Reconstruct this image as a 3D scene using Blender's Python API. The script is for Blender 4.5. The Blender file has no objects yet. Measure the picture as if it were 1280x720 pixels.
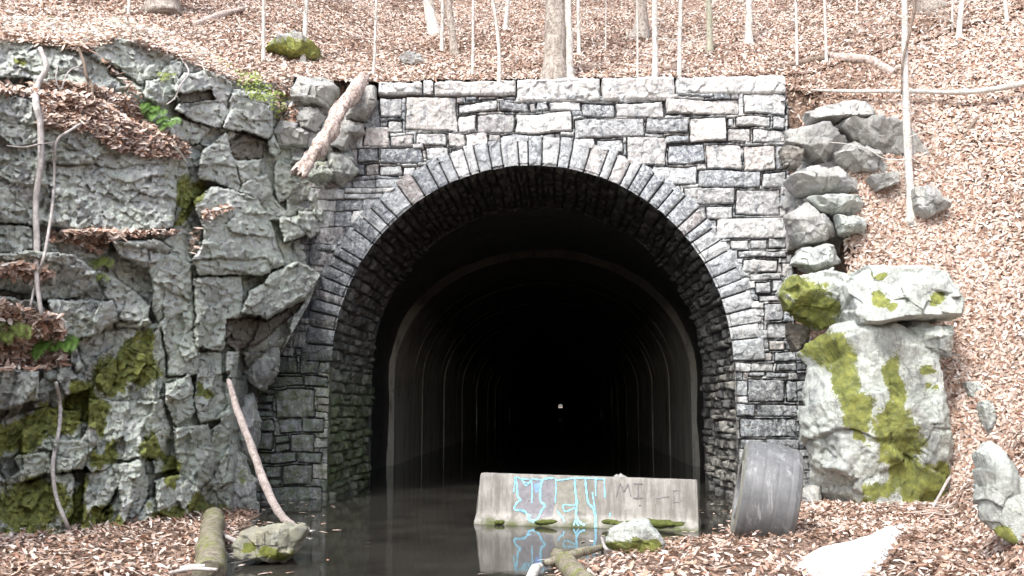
import bpy, math, random
import numpy as np
random.seed(7)
RNG = np.random.default_rng(7)
R_ = math.radians
scene = bpy.context.scene
COL = scene.collection

# ------------------------------------------------------------------ camera
CX, CY, CZ = 0.5, -16.0, 1.52
YAW, PITCH, F = R_(2.9), R_(7.03), 1200.0
fh = np.array([-math.sin(YAW), math.cos(YAW), 0.0])
rt = np.array([math.cos(YAW), math.sin(YAW), 0.0])
fw = fh * math.cos(PITCH) + np.array([0, 0, math.sin(PITCH)])
up = -fh * math.sin(PITCH) + np.array([0, 0, math.cos(PITCH)])
CAMP = np.array([CX, CY, CZ])

def ray(px, py):
    return fw + (px - 640) / F * rt - (py - 360) / F * up

def P(px, py, Y):
    """point of the world seen at a photo pixel, on the plane y = Y"""
    d = ray(px, py)
    return CAMP + d * ((Y - CY) / d[1])

def PZ(px, py, z):
    d = ray(px, py)
    return CAMP + d * ((z - CZ) / d[2])

def proj(p):
    q = p - CAMP
    w = q @ fw
    return 640 + F * (q @ rt) / w, 360 - F * (q @ up) / w

cam_d = bpy.data.cameras.new('camera')
cam = bpy.data.objects.new('camera', cam_d)
COL.objects.link(cam)
cam.location = (CX, CY, CZ)
cam.rotation_euler = (R_(90) + PITCH, 0, YAW)
cam_d.sensor_width = 36
cam_d.lens = F / 1280 * 36
cam_d.clip_start = 0.1
cam_d.clip_end = 6000
scene.camera = cam

# ------------------------------------------------------------------ noise
def _hash(ix, iy, iz, s):
    h = (ix.astype(np.int64) * 374761393 + iy.astype(np.int64) * 668265263 + iz.astype(np.int64) * 2147483647 + s * 974634777) & 0xffffffff
    h = ((h ^ (h >> 13)) * 1274126177) & 0xffffffff
    h = ((h ^ (h >> 16)) * 2246822519) & 0xffffffff
    return ((h ^ (h >> 15)) & 0xffffff) / float(0xffffff)

def vnoise(p, s=0):
    """smooth value noise -1..1, p (N,3)"""
    i = np.floor(p).astype(np.int64)
    f = p - i
    f = f * f * f * (f * (f * 6 - 15) + 10)
    r = 0
    for dx in (0, 1):
        wx = f[:, 0] if dx else 1 - f[:, 0]
        for dy in (0, 1):
            wy = f[:, 1] if dy else 1 - f[:, 1]
            for dz in (0, 1):
                wz = f[:, 2] if dz else 1 - f[:, 2]
                r = r + wx * wy * wz * _hash(i[:, 0] + dx, i[:, 1] + dy, i[:, 2] + dz, s)
    return r * 2 - 1

def fbm(p, s=0, o=4, g=0.5):
    a, r, t = 1.0, 0, 0
    for k in range(o):
        r = r + a * vnoise(p * (2.03 ** k) + 17.3 * k, s + k)
        t += a
        a *= g
    return r / t

def fbm2(x, y, s=0, o=4, g=0.5):
    return fbm(np.stack([x, y, np.zeros_like(x) + s * 3.7], 1), s, o, g)

def cells(u, v, s=0):
    """2-D Voronoi: id pair random values, delta to seed, F2-F1"""
    iu, iv = np.floor(u).astype(np.int64), np.floor(v).astype(np.int64)
    f1 = np.full(u.shape, 9.0); f2 = np.full(u.shape, 9.0)
    bu = np.zeros(u.shape); bv = np.zeros(u.shape); bi = np.zeros(u.shape, np.int64); bj = np.zeros(u.shape, np.int64)
    z = np.zeros_like(iu)
    for a in (-1, 0, 1):
        for b in (-1, 0, 1):
            ci, cj = iu + a, iv + b
            su = ci + 0.1 + 0.8 * _hash(ci, cj, z, s)
            sv = cj + 0.1 + 0.8 * _hash(ci, cj, z + 1, s)
            d = np.hypot(u - su, v - sv)
            nb = d < f1
            f2 = np.where(nb, f1, np.minimum(f2, d))
            f1 = np.where(nb, d, f1)
            bu = np.where(nb, u - su, bu); bv = np.where(nb, v - sv, bv)
            bi = np.where(nb, ci, bi); bj = np.where(nb, cj, bj)
    return bi, bj, bu, bv, f2 - f1

def facet(u, v, s, amp, tilt=1.0, crack=0.5, cw=0.12):
    bi, bj, bu, bv, e = cells(u, v, s)
    z = np.zeros_like(bi)
    off = _hash(bi, bj, z + 2, s) * 2 - 1
    tx = _hash(bi, bj, z + 3, s) * 2 - 1
    ty = _hash(bi, bj, z + 4, s) * 2 - 1
    c = np.clip(1 - e / cw, 0, 1) ** 2
    return amp * (off + tilt * (tx * bu + ty * bv)) - amp * crack * c * 2, _hash(bi, bj, z + 5, s)

def sstep(a, b, x):
    t = np.clip((x - a) / (b - a), 0, 1)
    return t * t * (3 - 2 * t)

# ------------------------------------------------------------------ object helpers
def meta(o, label=None, cat=None, group=None, kind=None):
    if label: o['label'] = label
    if cat: o['category'] = cat
    if group: o['group'] = group
    if kind: o['kind'] = kind
    return o

def mesh_np(name, v, quads, mat, parent=None, cols=None, origin=(0, 0, 0), smooth=False, tris=None):
    v = np.asarray(v, np.float32) - np.asarray(origin, np.float32)
    me = bpy.data.meshes.new(name)
    me.vertices.add(len(v))
    me.vertices.foreach_set('co', v.ravel())
    loops, starts, n = [], [], 0
    if quads is not None and len(quads):
        q = np.asarray(quads, np.int32)
        loops.append(q.ravel()); starts.append(np.arange(len(q)) * 4); n = q.size
    if tris is not None and len(tris):
        t = np.asarray(tris, np.int32)
        loops.append(t.ravel()); starts.append(n + np.arange(len(t)) * 3)
    loops = np.concatenate(loops); starts = np.concatenate(starts).astype(np.int32)
    me.loops.add(len(loops)); me.loops.foreach_set('vertex_index', loops.astype(np.int32))
    me.polygons.add(len(starts)); me.polygons.foreach_set('loop_start', starts)
    me.update(calc_edges=True)
    me.validate()
    if smooth:
        me.polygons.foreach_set('use_smooth', np.ones(len(me.polygons), bool))
    if cols:
        for k, c in cols.items():
            a = me.color_attributes.new(k, 'FLOAT_COLOR', 'POINT')
            c4 = np.ones((len(v), 4), np.float32); c4[:, :c.shape[1]] = c
            a.data.foreach_set('color', c4.ravel())
    me.materials.append(mat)
    o = bpy.data.objects.new(name, me)
    COL.objects.link(o)
    o.location = origin
    if parent is not None:
        o.parent = parent
        pl = parent.location
        o.location = (origin[0] - pl[0], origin[1] - pl[1], origin[2] - pl[2])
    return o

def grid_quads(nr, nc, mask=None, closed=False):
    idx = np.arange(nr * nc).reshape(nr, nc)
    if closed:
        idx = np.concatenate([idx, idx[:, :1]], 1)
    q = np.stack([idx[:-1, :-1], idx[:-1, 1:], idx[1:, 1:], idx[1:, :-1]], -1).reshape(-1, 4)
    if mask is not None:
        q = q[mask.reshape(-1)]
    return q

def compact(v, q, cols):
    used = np.unique(q)
    m = np.full(len(v), -1, np.int64); m[used] = np.arange(len(used))
    return v[used], m[q], {k: c[used] for k, c in cols.items()}

def empty(name, loc):
    o = bpy.data.objects.new(name, None)
    COL.objects.link(o)
    o.location = loc
    o.empty_display_size = 0.3
    return o

def tube_np(pts, rad, sides=10, rough=0.0, seed=0, cap=True):
    pts = np.asarray(pts, float); n = len(pts)
    rad = np.broadcast_to(np.asarray(rad, float), (n,))
    t = np.gradient(pts, axis=0); t /= np.linalg.norm(t, axis=1)[:, None] + 1e-9
    ref = np.array([0.13, 1, 0.21]) if abs(t[:, 2]).mean() > 0.6 else np.array([0.1, 0.2, 1.0])
    a = np.cross(t, ref); a /= np.linalg.norm(a, axis=1)[:, None] + 1e-9
    b = np.cross(t, a)
    ang = np.arange(sides) / sides * 2 * math.pi
    d = a[:, None] * np.cos(ang)[None, :, None] + b[:, None] * np.sin(ang)[None, :, None]
    v = (pts[:, None] + d * rad[:, None, None]).reshape(-1, 3)
    if rough:
        rr = np.repeat(rad, sides)
        v = v + d.reshape(-1, 3) * (fbm(v * np.array([6, 6, 2.0]) / max(0.3, rad.mean() * 8), seed, 3) * rough * rr)[:, None]
    q = grid_quads(n, sides, closed=True)
    tr = []
    if cap:
        v = np.concatenate([v, pts[:1], pts[-1:]]); k = n * sides
        for i in range(sides):
            j = (i + 1) % sides
            tr.append((k, j, i)); tr.append((k + 1, (n - 1) * sides + i, (n - 1) * sides + j))
    return v, q, np.array(tr, np.int64).reshape(-1, 3)

def spline(pts, n):
    pts = np.asarray(pts, float)
    p = np.concatenate([[2 * pts[0] - pts[1]], pts, [2 * pts[-1] - pts[-2]]])
    out = []
    m = len(pts) - 1
    for k in np.linspace(0, m - 1e-6, n):
        i = int(k); f = k - i
        a, b, c, d = p[i], p[i + 1], p[i + 2], p[i + 3]
        out.append(0.5 * ((2 * b) + (c - a) * f + (2 * a - 5 * b + 4 * c - d) * f * f + (3 * b - a - 3 * c + d) * f ** 3))
    return np.array(out)

class Acc:
    def __init__(s): s.v = []; s.q = []; s.t = []; s.n = 0
    def add(s, v, q=None, t=None):
        s.v.append(v)
        if q is not None and len(q): s.q.append(np.asarray(q) + s.n)
        if t is not None and len(t): s.t.append(np.asarray(t) + s.n)
        s.n += len(v)
    def tube(s, pts, rad, sides=7, rough=0, seed=0): s.add(*tube_np(pts, rad, sides, rough, seed))
    def build(s, name, mat, parent=None, origin=(0, 0, 0), smooth=True, cols=None):
        return mesh_np(name, np.concatenate(s.v), np.concatenate(s.q) if s.q else None, mat, parent, cols, origin, smooth,
                       np.concatenate(s.t) if s.t else None)

# ------------------------------------------------------------------ materials
class NT:
    def __init__(s, name):
        s.m = bpy.data.materials.new(name); s.m.use_nodes = True
        s.t = s.m.node_tree; s.b = s.t.nodes['Principled BSDF']
        s.co = s.n('ShaderNodeTexCoord').outputs['Object']
    def n(s, typ, **kw):
        x = s.t.nodes.new(typ)
        for k, v in kw.items(): setattr(x, k, v)
        return x
    def link(s, a, b): s.t.links.new(a, b)
    def geo(s): return s.n('ShaderNodeNewGeometry').outputs['Position']
    def noise(s, scale, detail=5, rough=0.6, vec=None, dist=0.0, stretch=None):
        x = s.n('ShaderNodeTexNoise')
        x.inputs['Scale'].default_value = scale; x.inputs['Detail'].default_value = detail
        x.inputs['Roughness'].default_value = rough; x.inputs['Distortion'].default_value = dist
        vec = vec or s.geo()
        if stretch:
            mp = s.n('ShaderNodeMapping'); mp.inputs['Scale'].default_value = stretch
            s.link(vec, mp.inputs['Vector']); vec = mp.outputs['Vector']
        s.link(vec, x.inputs['Vector'])
        return x.outputs['Fac']
    def vor(s, scale, feature='F1', vec=None):
        x = s.n('ShaderNodeTexVoronoi', feature=feature); x.inputs['Scale'].default_value = scale
        s.link(vec or s.geo(), x.inputs['Vector'])
        return x
    def ramp(s, fac, stops, interp='LINEAR'):
        x = s.n('ShaderNodeValToRGB'); x.color_ramp.interpolation = interp
        e = x.color_ramp.elements
        while len(e) < len(stops): e.new(0.5)
        for i, (p, c) in enumerate(stops):
            e[i].position = p
            e[i].color = (c, c, c, 1) if isinstance(c, (int, float)) else (*c, 1)
        s.link(fac, x.inputs['Fac'])
        return x.outputs['Color']
    def mix(s, fac, a, b, blend='MIX'):
        x = s.n('ShaderNodeMix', data_type='RGBA', blend_type=blend)
        for sock, val in ((x.inputs[0], fac), (x.inputs[6], a), (x.inputs[7], b)):
            if isinstance(val, (int, float)): sock.default_value = val
            elif isinstance(val, tuple): sock.default_value = (*val, 1)
            else: s.link(val, sock)
        return x.outputs[2]
    def math(s, op, a, b=0.0, clamp=False):
        x = s.n('ShaderNodeMath', operation=op, use_clamp=clamp)
        for sock, val in ((x.inputs[0], a), (x.inputs[1], b)):
            if isinstance(val, (int, float)): sock.default_value = val
            else: s.link(val, sock)
        return x.outputs[0]
    def attr(s, name):
        a = s.n('ShaderNodeAttribute', attribute_name=name)
        sp = s.n('ShaderNodeSeparateColor'); s.link(a.outputs['Color'], sp.inputs['Color'])
        return a.outputs['Color'], sp.outputs[0], sp.outputs[1], sp.outputs[2]
    def bump(s, h, strength=0.5, dist=0.02, prev=None):
        x = s.n('ShaderNodeBump'); x.inputs['Strength'].default_value = strength; x.inputs['Distance'].default_value = dist
        s.link(h, x.inputs['Height'])
        if prev: s.link(prev, x.inputs['Normal'])
        return x.outputs['Normal']
    def out(s, color=None, rough=0.9, normal=None, spec=0.3):
        if color is not None:
            if isinstance(color, tuple): s.b.inputs['Base Color'].default_value = (*color, 1)
            else: s.link(color, s.b.inputs['Base Color'])
        if isinstance(rough, (int, float)): s.b.inputs['Roughness'].default_value = rough
        else: s.link(rough, s.b.inputs['Roughness'])
        s.b.inputs['Specular IOR Level'].default_value = spec
        if normal is not None: s.link(normal, s.b.inputs['Normal'])
        return s.m

def rock_material(name, a=(0.2, 0.21, 0.2), b=(0.36, 0.37, 0.36), lich=(0.5, 0.55, 0.46), lamt=0.5, gain=1.0):
    """attribute 'mask': r moss, g dark wet stain plus painted hollow shade, b brown, and 'tone': r per-block lightness"""
    n = NT(name)
    g = lambda c: tuple(x * gain for x in c)
    big = n.noise(1.3, 5, 0.65, dist=0.6)
    c = n.mix(n.ramp(big, [(0.35, 0.0), (0.65, 1.0)]), g(a), g(b))
    c = n.mix(n.ramp(n.noise(5, 6, 0.7), [(0.4, 0.0), (0.7, 0.75)]), c, g((0.27, 0.25, 0.215)))
    c = n.mix(n.ramp(n.noise(2.2, 5, 0.7, dist=1.0), [(0.5, 0.0), (0.7, 0.55)]), c, g((0.2, 0.23, 0.27)))
    _, t, _, _ = n.attr('tone')
    c = n.mix(1.0, c, n.ramp(t, [(0.0, 0.6), (0.5, 1.0), (1.0, 1.4)]), 'MULTIPLY')
    c = n.mix(n.ramp(n.noise(3.2, 6, 0.75, stretch=(1.6, 1.6, 0.28), dist=0.4), [(0.5, 0.0), (0.64, 0.55)]), c, (0.12, 0.125, 0.12))
    c = n.mix(n.ramp(n.noise(2.4, 6, 0.75, stretch=(1.4, 1.4, 0.35)), [(0.52, 0.0), (0.66, 0.5)]), c, tuple(min(.8, x * 1.45) for x in b))
    # lichen crusts and dark speckle
    l1 = n.math('MULTIPLY', n.ramp(n.noise(2.6, 4, 0.6, dist=0.8), [(0.42, 0.0), (0.58, 1.0)]), n.ramp(n.noise(23, 5, 0.75), [(0.44, 0.0), (0.56, lamt)]))
    c = n.mix(l1, c, lich)
    l2 = n.ramp(n.noise(38, 3, 0.6), [(0.6, 0.0), (0.68, 0.6)])
    c = n.mix(n.math('MULTIPLY', l2, lamt), c, (0.6, 0.62, 0.56))
    sp = n.ramp(n.noise(30, 4, 0.75, stretch=(1, 1, 0.6)), [(0.3, 0.8), (0.42, 0.0)])
    c = n.mix(sp, c, (0.05, 0.05, 0.045))
    _, _, lz, _ = n.attr('tone')
    lzf = n.math('MULTIPLY', lz, n.ramp(n.noise(3.4, 7, 0.8, stretch=(1.7, 1.7, 0.45), dist=0.5), [(0.4, 0.0), (0.56, 0.85)]))
    c = n.mix(lzf, c, lich)
    _, mo, dk, br = n.attr('mask')
    edge = n.noise(14, 5, 0.7)
    brf = n.ramp(n.math('ADD', br, n.math('MULTIPLY', n.math('SUBTRACT', edge, 0.5), 0.8)), [(0.35, 0.0), (0.6, 0.85)])
    c = n.mix(brf, c, n.ramp(n.noise(5, 6, 0.75, stretch=(1, 1, 3.5)), [(0.35, (0.06, 0.048, 0.035)), (0.55, (0.15, 0.12, 0.085)), (0.7, (0.26, 0.23, 0.18))]))
    dkf = n.ramp(n.math('ADD', dk, n.math('MULTIPLY', n.math('SUBTRACT', n.noise(7, 5, 0.7, stretch=(1.6, 1.6, 0.5)), 0.5), 1.2)), [(0.3, 0.0), (0.75, 0.85)])
    c = n.mix(dkf, c, (0.03, 0.032, 0.033))
    mc = n.ramp(n.noise(9, 5, 0.7), [(0.3, (0.07, 0.085, 0.014)), (0.5, (0.18, 0.2, 0.03)), (0.7, (0.33, 0.34, 0.06))])
    m2 = n.math('ADD', n.math('MULTIPLY', n.math('SUBTRACT', edge, 0.5), 1.6), n.math('MULTIPLY', n.math('SUBTRACT', n.noise(45, 4, 0.7), 0.5), 1.2))
    mf = n.ramp(n.math('ADD', mo, m2), [(0.36, 0.0), (0.6, 0.92)])
    c = n.mix(mf, c, mc)
    nb = n.bump(n.vor(6.5, 'F1', None).outputs['Distance'], 0.35, 0.04)
    nb = n.bump(n.noise(11, 8, 0.75), 0.7, 0.05, nb)
    nb = n.bump(n.noise(60, 5, 0.7), 0.55, 0.012, nb)
    rgh = n.ramp(dkf, [(0.0, 0.9), (1.0, 0.45)])
    return n.out(c, rgh, nb, 0.35)

M = {}
M['cliff'] = rock_material('cliff_rock', (0.28, 0.295, 0.29), (0.56, 0.57, 0.56), (0.6, 0.66, 0.56), 0.95)
M['boulder'] = rock_material('boulder_rock', (0.28, 0.28, 0.285), (0.5, 0.49, 0.47), (0.55, 0.56, 0.5), 0.4)
M['pale'] = rock_material('pale_rock', (0.24, 0.255, 0.265), (0.5, 0.52, 0.5), (0.62, 0.67, 0.6), 0.9)
M['tan'] = rock_material('tan_rock', (0.3, 0.285, 0.2), (0.42, 0.4, 0.29), (0.46, 0.46, 0.34), 0.3)

def masonry_material():
    n = NT('portal_stone')
    _, t, w, j = n.attr('stone')          # tone, warmth, joint
    _, dk, wh, gr = n.attr('stain')       # dark wet, white mineral, green
    c = n.ramp(t, [(0.0, (0.12, 0.13, 0.145)), (0.3, (0.2, 0.215, 0.24)), (0.6, (0.4, 0.41, 0.425)), (1.0, (0.68, 0.67, 0.65))])
    c = n.mix(n.math('MULTIPLY', w, 0.8), c, n.mix(t, (0.3, 0.2, 0.155), (0.62, 0.51, 0.44)))
    c = n.mix(0.55, c, n.ramp(n.noise(9, 6, 0.75, dist=0.5), [(0.3, 0.15), (0.5, 0.85), (0.7, 1.6)]), 'MULTIPLY')
    c = n.mix(n.ramp(n.noise(6, 5, 0.7, stretch=(1.6, 1.6, 0.35)), [(0.5, 0.0), (0.66, 0.75)]), c, (0.1, 0.115, 0.14))
    whf = n.math('MULTIPLY', n.ramp(n.noise(16, 6, 0.8, dist=0.6), [(0.46, 0.0), (0.62, 0.95)]), wh)
    c = n.mix(whf, c, (0.68, 0.71, 0.7))
    dkf = n.ramp(n.math('ADD', dk, n.math('MULTIPLY', n.math('SUBTRACT', n.noise(5, 6, 0.75, stretch=(2, 2, 0.6)), 0.5), 1.5)), [(0.35, 0.0), (0.8, 0.88)])
    c = n.mix(dkf, c, (0.03, 0.033, 0.037))
    c = n.mix(n.math('MULTIPLY', gr, n.ramp(n.noise(8, 5, 0.7), [(0.35, 0.0), (0.6, 0.8)])), c, (0.09, 0.12, 0.04))
    c = n.mix(n.ramp(n.noise(42, 4, 0.7), [(0.62, 0.0), (0.7, 0.55)]), c, (0.66, 0.68, 0.65))
    c = n.mix(n.ramp(j, [(0.2, 0.0), (0.7, 0.92)]), c, (0.03, 0.03, 0.032))
    nb = n.bump(n.noise(16, 8, 0.75), 0.75, 0.03)
    nb = n.bump(n.noise(75, 4, 0.7), 0.5, 0.008, nb)
    return n.out(c, n.ramp(dkf, [(0.0, 0.85), (1.0, 0.42)]), nb, 0.4)
M['masonry'] = masonry_material()

def soot_shade_material():
    n = NT('soot_shade_stone')
    _, t, w, j = n.attr('stone')
    c = n.ramp(t, [(0.0, (0.07, 0.072, 0.07)), (0.6, (0.17, 0.17, 0.16)), (1.0, (0.3, 0.29, 0.26))])
    c = n.mix(n.ramp(n.noise(7, 6, 0.8), [(0.45, 0.0), (0.6, 0.85)]), c, (0.03, 0.028, 0.025))
    c = n.mix(n.ramp(n.noise(20, 5, 0.8), [(0.6, 0.0), (0.68, 0.7)]), c, (0.45, 0.46, 0.42))
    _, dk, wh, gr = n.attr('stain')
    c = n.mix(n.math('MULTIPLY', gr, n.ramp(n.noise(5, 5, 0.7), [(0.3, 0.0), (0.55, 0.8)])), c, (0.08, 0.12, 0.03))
    c = n.mix(n.math('MULTIPLY', dk, n.ramp(n.noise(4, 5, 0.7), [(0.2, 0.8), (0.7, 1.0)])), c, (0.012, 0.011, 0.01))  # soot deepened by ceiling shade painted into the crown
    c = n.mix(n.ramp(j, [(0.25, 0.0), (0.75, 0.9)]), c, (0.02, 0.02, 0.02))
    return n.out(c, 0.6, n.bump(n.noise(25, 8, 0.8), 0.7, 0.02), 0.5)
M['soot_shade'] = soot_shade_material()

def lining_material():
    n = NT('tunnel_concrete')
    c = n.ramp(n.noise(1.2, 6, 0.7, stretch=(1, 1.5, 0.35)), [(0.3, (0.42, 0.39, 0.31)), (0.5, (0.62, 0.59, 0.5)), (0.75, (0.74, 0.71, 0.62))])
    c = n.mix(n.ramp(n.noise(3, 6, 0.8, stretch=(1, 1, 0.2)), [(0.52, 0.0), (0.68, 0.75)]), c, (0.08, 0.07, 0.055))
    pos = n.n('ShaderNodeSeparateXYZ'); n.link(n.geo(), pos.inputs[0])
    soot_shade = n.ramp(n.math('ADD', n.math('MULTIPLY', pos.outputs[2], 0.2), n.math('MULTIPLY', n.noise(1.0, 5, 0.7), 0.3)), [(0.72, 0.0), (1.0, 0.9)])  # soot with painted ceiling shade, darkening with height
    c = n.mix(soot_shade, c, (0.02, 0.018, 0.016))
    return n.out(c, 0.85, n.bump(n.noise(8, 6, 0.7), 0.4, 0.03), 0.2)
M['lining'] = lining_material()

def concrete_material():
    n = NT('barrier_concrete')
    c = n.ramp(n.noise(3, 6, 0.7), [(0.3, (0.23, 0.22, 0.2)), (0.5, (0.33, 0.315, 0.29)), (0.7, (0.41, 0.395, 0.365))])
    c = n.mix(n.ramp(n.noise(7, 5, 0.7, stretch=(1.5, 1, 0.12)), [(0.42, 0.0), (0.6, 0.8)]), c, (0.17, 0.16, 0.14))
    c = n.mix(n.ramp(n.noise(60, 3, 0.6), [(0.3, 0.6), (0.38, 0.0)]), c, (0.12, 0.11, 0.1))
    pos = n.n('ShaderNodeSeparateXYZ'); n.link(n.geo(), pos.inputs[0])
    low = n.math('ADD', pos.outputs[2], n.math('MULTIPLY', n.math('SUBTRACT', n.noise(4.5, 5, 0.6), 0.5), 0.35))
    c = n.mix(n.ramp(low, [(0.0, 0.9), (0.09, 0.0)]), c, (0.09, 0.105, 0.035))
    nb = n.bump(n.noise(30, 6, 0.7), 0.35, 0.008)
    return n.out(c, 0.88, nb, 0.3)
M['concrete'] = concrete_material()

def bark_material(name, a, b, spots=0.4, moss=0.0):
    n = NT(name)
    v = n.co
    c = n.ramp(n.noise(9, 7, 0.8, stretch=(2, 2, 0.8), dist=0.6), [(0.42, a), (0.56, b)])
    c = n.mix(n.ramp(n.noise(16, 5, 0.7, stretch=(1, 1, 1.8)), [(0.52, 0.0), (0.6, spots)]), c, (0.16, 0.13, 0.1))
    if moss:
        nm = n.n('ShaderNodeSeparateXYZ'); n.link(n.n('ShaderNodeNewGeometry').outputs['Normal'], nm.inputs[0])
        mf = n.math('MULTIPLY', n.ramp(n.noise(5.5, 6, 0.75), [(0.5, 0.0), (0.6, moss)]), n.ramp(n.math('ADD', nm.outputs[2], 0.45), [(0.0, 0.0), (0.5, 1.0)]))
        c = n.mix(mf, c, (0.17, 0.2, 0.035))
    return n.out(c, 0.9, n.bump(n.noise(28, 6, 0.75, stretch=(2.5, 2.5, 0.6)), 0.7, 0.015), 0.25)
M['bark_pale'] = bark_material('pale_bark', (0.5, 0.47, 0.42), (0.72, 0.7, 0.66), 0.45)
M['bark_grey'] = bark_material('grey_bark', (0.24, 0.2, 0.17), (0.5, 0.45, 0.4), 0.75)
M['bark_olive'] = bark_material('olive_bark', (0.3, 0.3, 0.22), (0.46, 0.45, 0.36), 0.4)
M['wood_pink'] = bark_material('peeled_wood', (0.26, 0.215, 0.2), (0.46, 0.4, 0.375), 0.55)
M['wood_log'] = bark_material('weathered_log', (0.36, 0.27, 0.23), (0.7, 0.6, 0.55), 0.8)
M['wood_moss'] = bark_material('mossy_log', (0.17, 0.15, 0.11), (0.34, 0.31, 0.24), 0.5, 0.75)
M['wood_dark'] = bark_material('dark_stick', (0.12, 0.09, 0.07), (0.27, 0.21, 0.17), 0.4)
M['wood_grey'] = bark_material('grey_stick', (0.36, 0.33, 0.31), (0.58, 0.54, 0.52), 0.3)

def leaf_material():
    n = NT('fallen_leaves')
    c, _, _, _ = n.attr('col')
    c = n.mix(0.35, c, n.ramp(n.noise(40, 3, 0.6), [(0.3, 0.55), (0.7, 1.4)]), 'MULTIPLY')
    return n.out(c, 0.75, None, 0.3)
M['leaf'] = leaf_material()

def soil_material():
    n = NT('forest_soil')
    c = n.ramp(n.noise(14, 6, 0.75), [(0.3, (0.14, 0.09, 0.065)), (0.5, (0.3, 0.21, 0.16)), (0.68, (0.5, 0.4, 0.33))])
    vo = n.vor(17)
    c = n.mix(0.5, c, n.mix(n.ramp(vo.outputs['Distance'], [(0.0, 1.0), (0.6, 0.0)]), (0.1, 0.06, 0.04), (0.5, 0.36, 0.28)))
    return n.out(c, 0.95, n.bump(n.noise(30, 6, 0.8), 0.9, 0.04), 0.2)
M['soil'] = soil_material()

def water_material():
    n = NT('pond_water')
    c = n.ramp(n.noise(0.9, 5, 0.6), [(0.3, (0.018, 0.017, 0.014)), (0.7, (0.05, 0.047, 0.04))])
    nb = n.bump(n.noise(3.0, 3, 0.5, stretch=(1, 0.6, 1)), 0.1, 0.015)
    m = n.out(c, 0.05, nb, 0.5)
    n.b.inputs['IOR'].default_value = 1.33
    return m
M['water'] = water_material()

def plain(name, col, rough=0.8, var=0.3, sc=20, spec=0.3):
    n = NT(name)
    c = n.mix(1.0, (col), n.ramp(n.noise(sc, 5, 0.7), [(0.3, 1 - var), (0.7, 1 + var)]), 'MULTIPLY')
    return n.out(c, rough, n.bump(n.noise(sc * 2, 5, 0.7), 0.3, 0.01), spec)
M['fern'] = plain('fern_green', (0.13, 0.25, 0.045), 0.6, 0.4)
M['ivy'] = plain('ivy_green', (0.24, 0.3, 0.08), 0.6, 0.5)
M['snow'] = plain('old_snow', (0.86, 0.87, 0.88), 0.6, 0.05, 9)
M['cyan'] = plain('cyan_spray_paint', (0.26, 0.54, 0.68), 0.7, 0.4, 30)
M['violet'] = plain('violet_spray_paint', (0.24, 0.234, 0.247), 0.8, 0.25, 14)
M['olive'] = plain('olive_spray_paint', (0.262, 0.252, 0.215), 0.8, 0.25, 14)
M['blue'] = plain('blue_spray_paint', (0.22, 0.36, 0.7), 0.7, 0.2, 16)
M['black_paint'] = plain('faded_black_paint', (0.2, 0.19, 0.185), 0.8, 0.3, 40)
M['grey_paint'] = plain('ghost_grey_paint', (0.26, 0.25, 0.235), 0.8, 0.2, 40)

def rubber_material():
    n = NT('weathered_rubber')
    c = n.ramp(n.noise(2.5, 6, 0.7), [(0.3, (0.1, 0.105, 0.108)), (0.7, (0.19, 0.192, 0.195))])
    c = n.mix(n.ramp(n.noise(6, 6, 0.75, stretch=(2.2, 2.2, 0.25)), [(0.52, 0.0), (0.66, 0.55)]), c, (0.42, 0.43, 0.43))
    c = n.mix(n.ramp(n.noise(3.5, 4, 0.6, stretch=(2, 2, 0.3)), [(0.56, 0.0), (0.68, 0.6)]), c, (0.08, 0.085, 0.09))
    return n.out(c, 0.55, n.bump(n.noise(20, 6, 0.7), 0.25, 0.01), 0.4)
M['rubber'] = rubber_material()
M['rubber_side'] = plain('dusty_sidewall', (0.24, 0.24, 0.21), 0.8, 0.25, 8)

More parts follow.
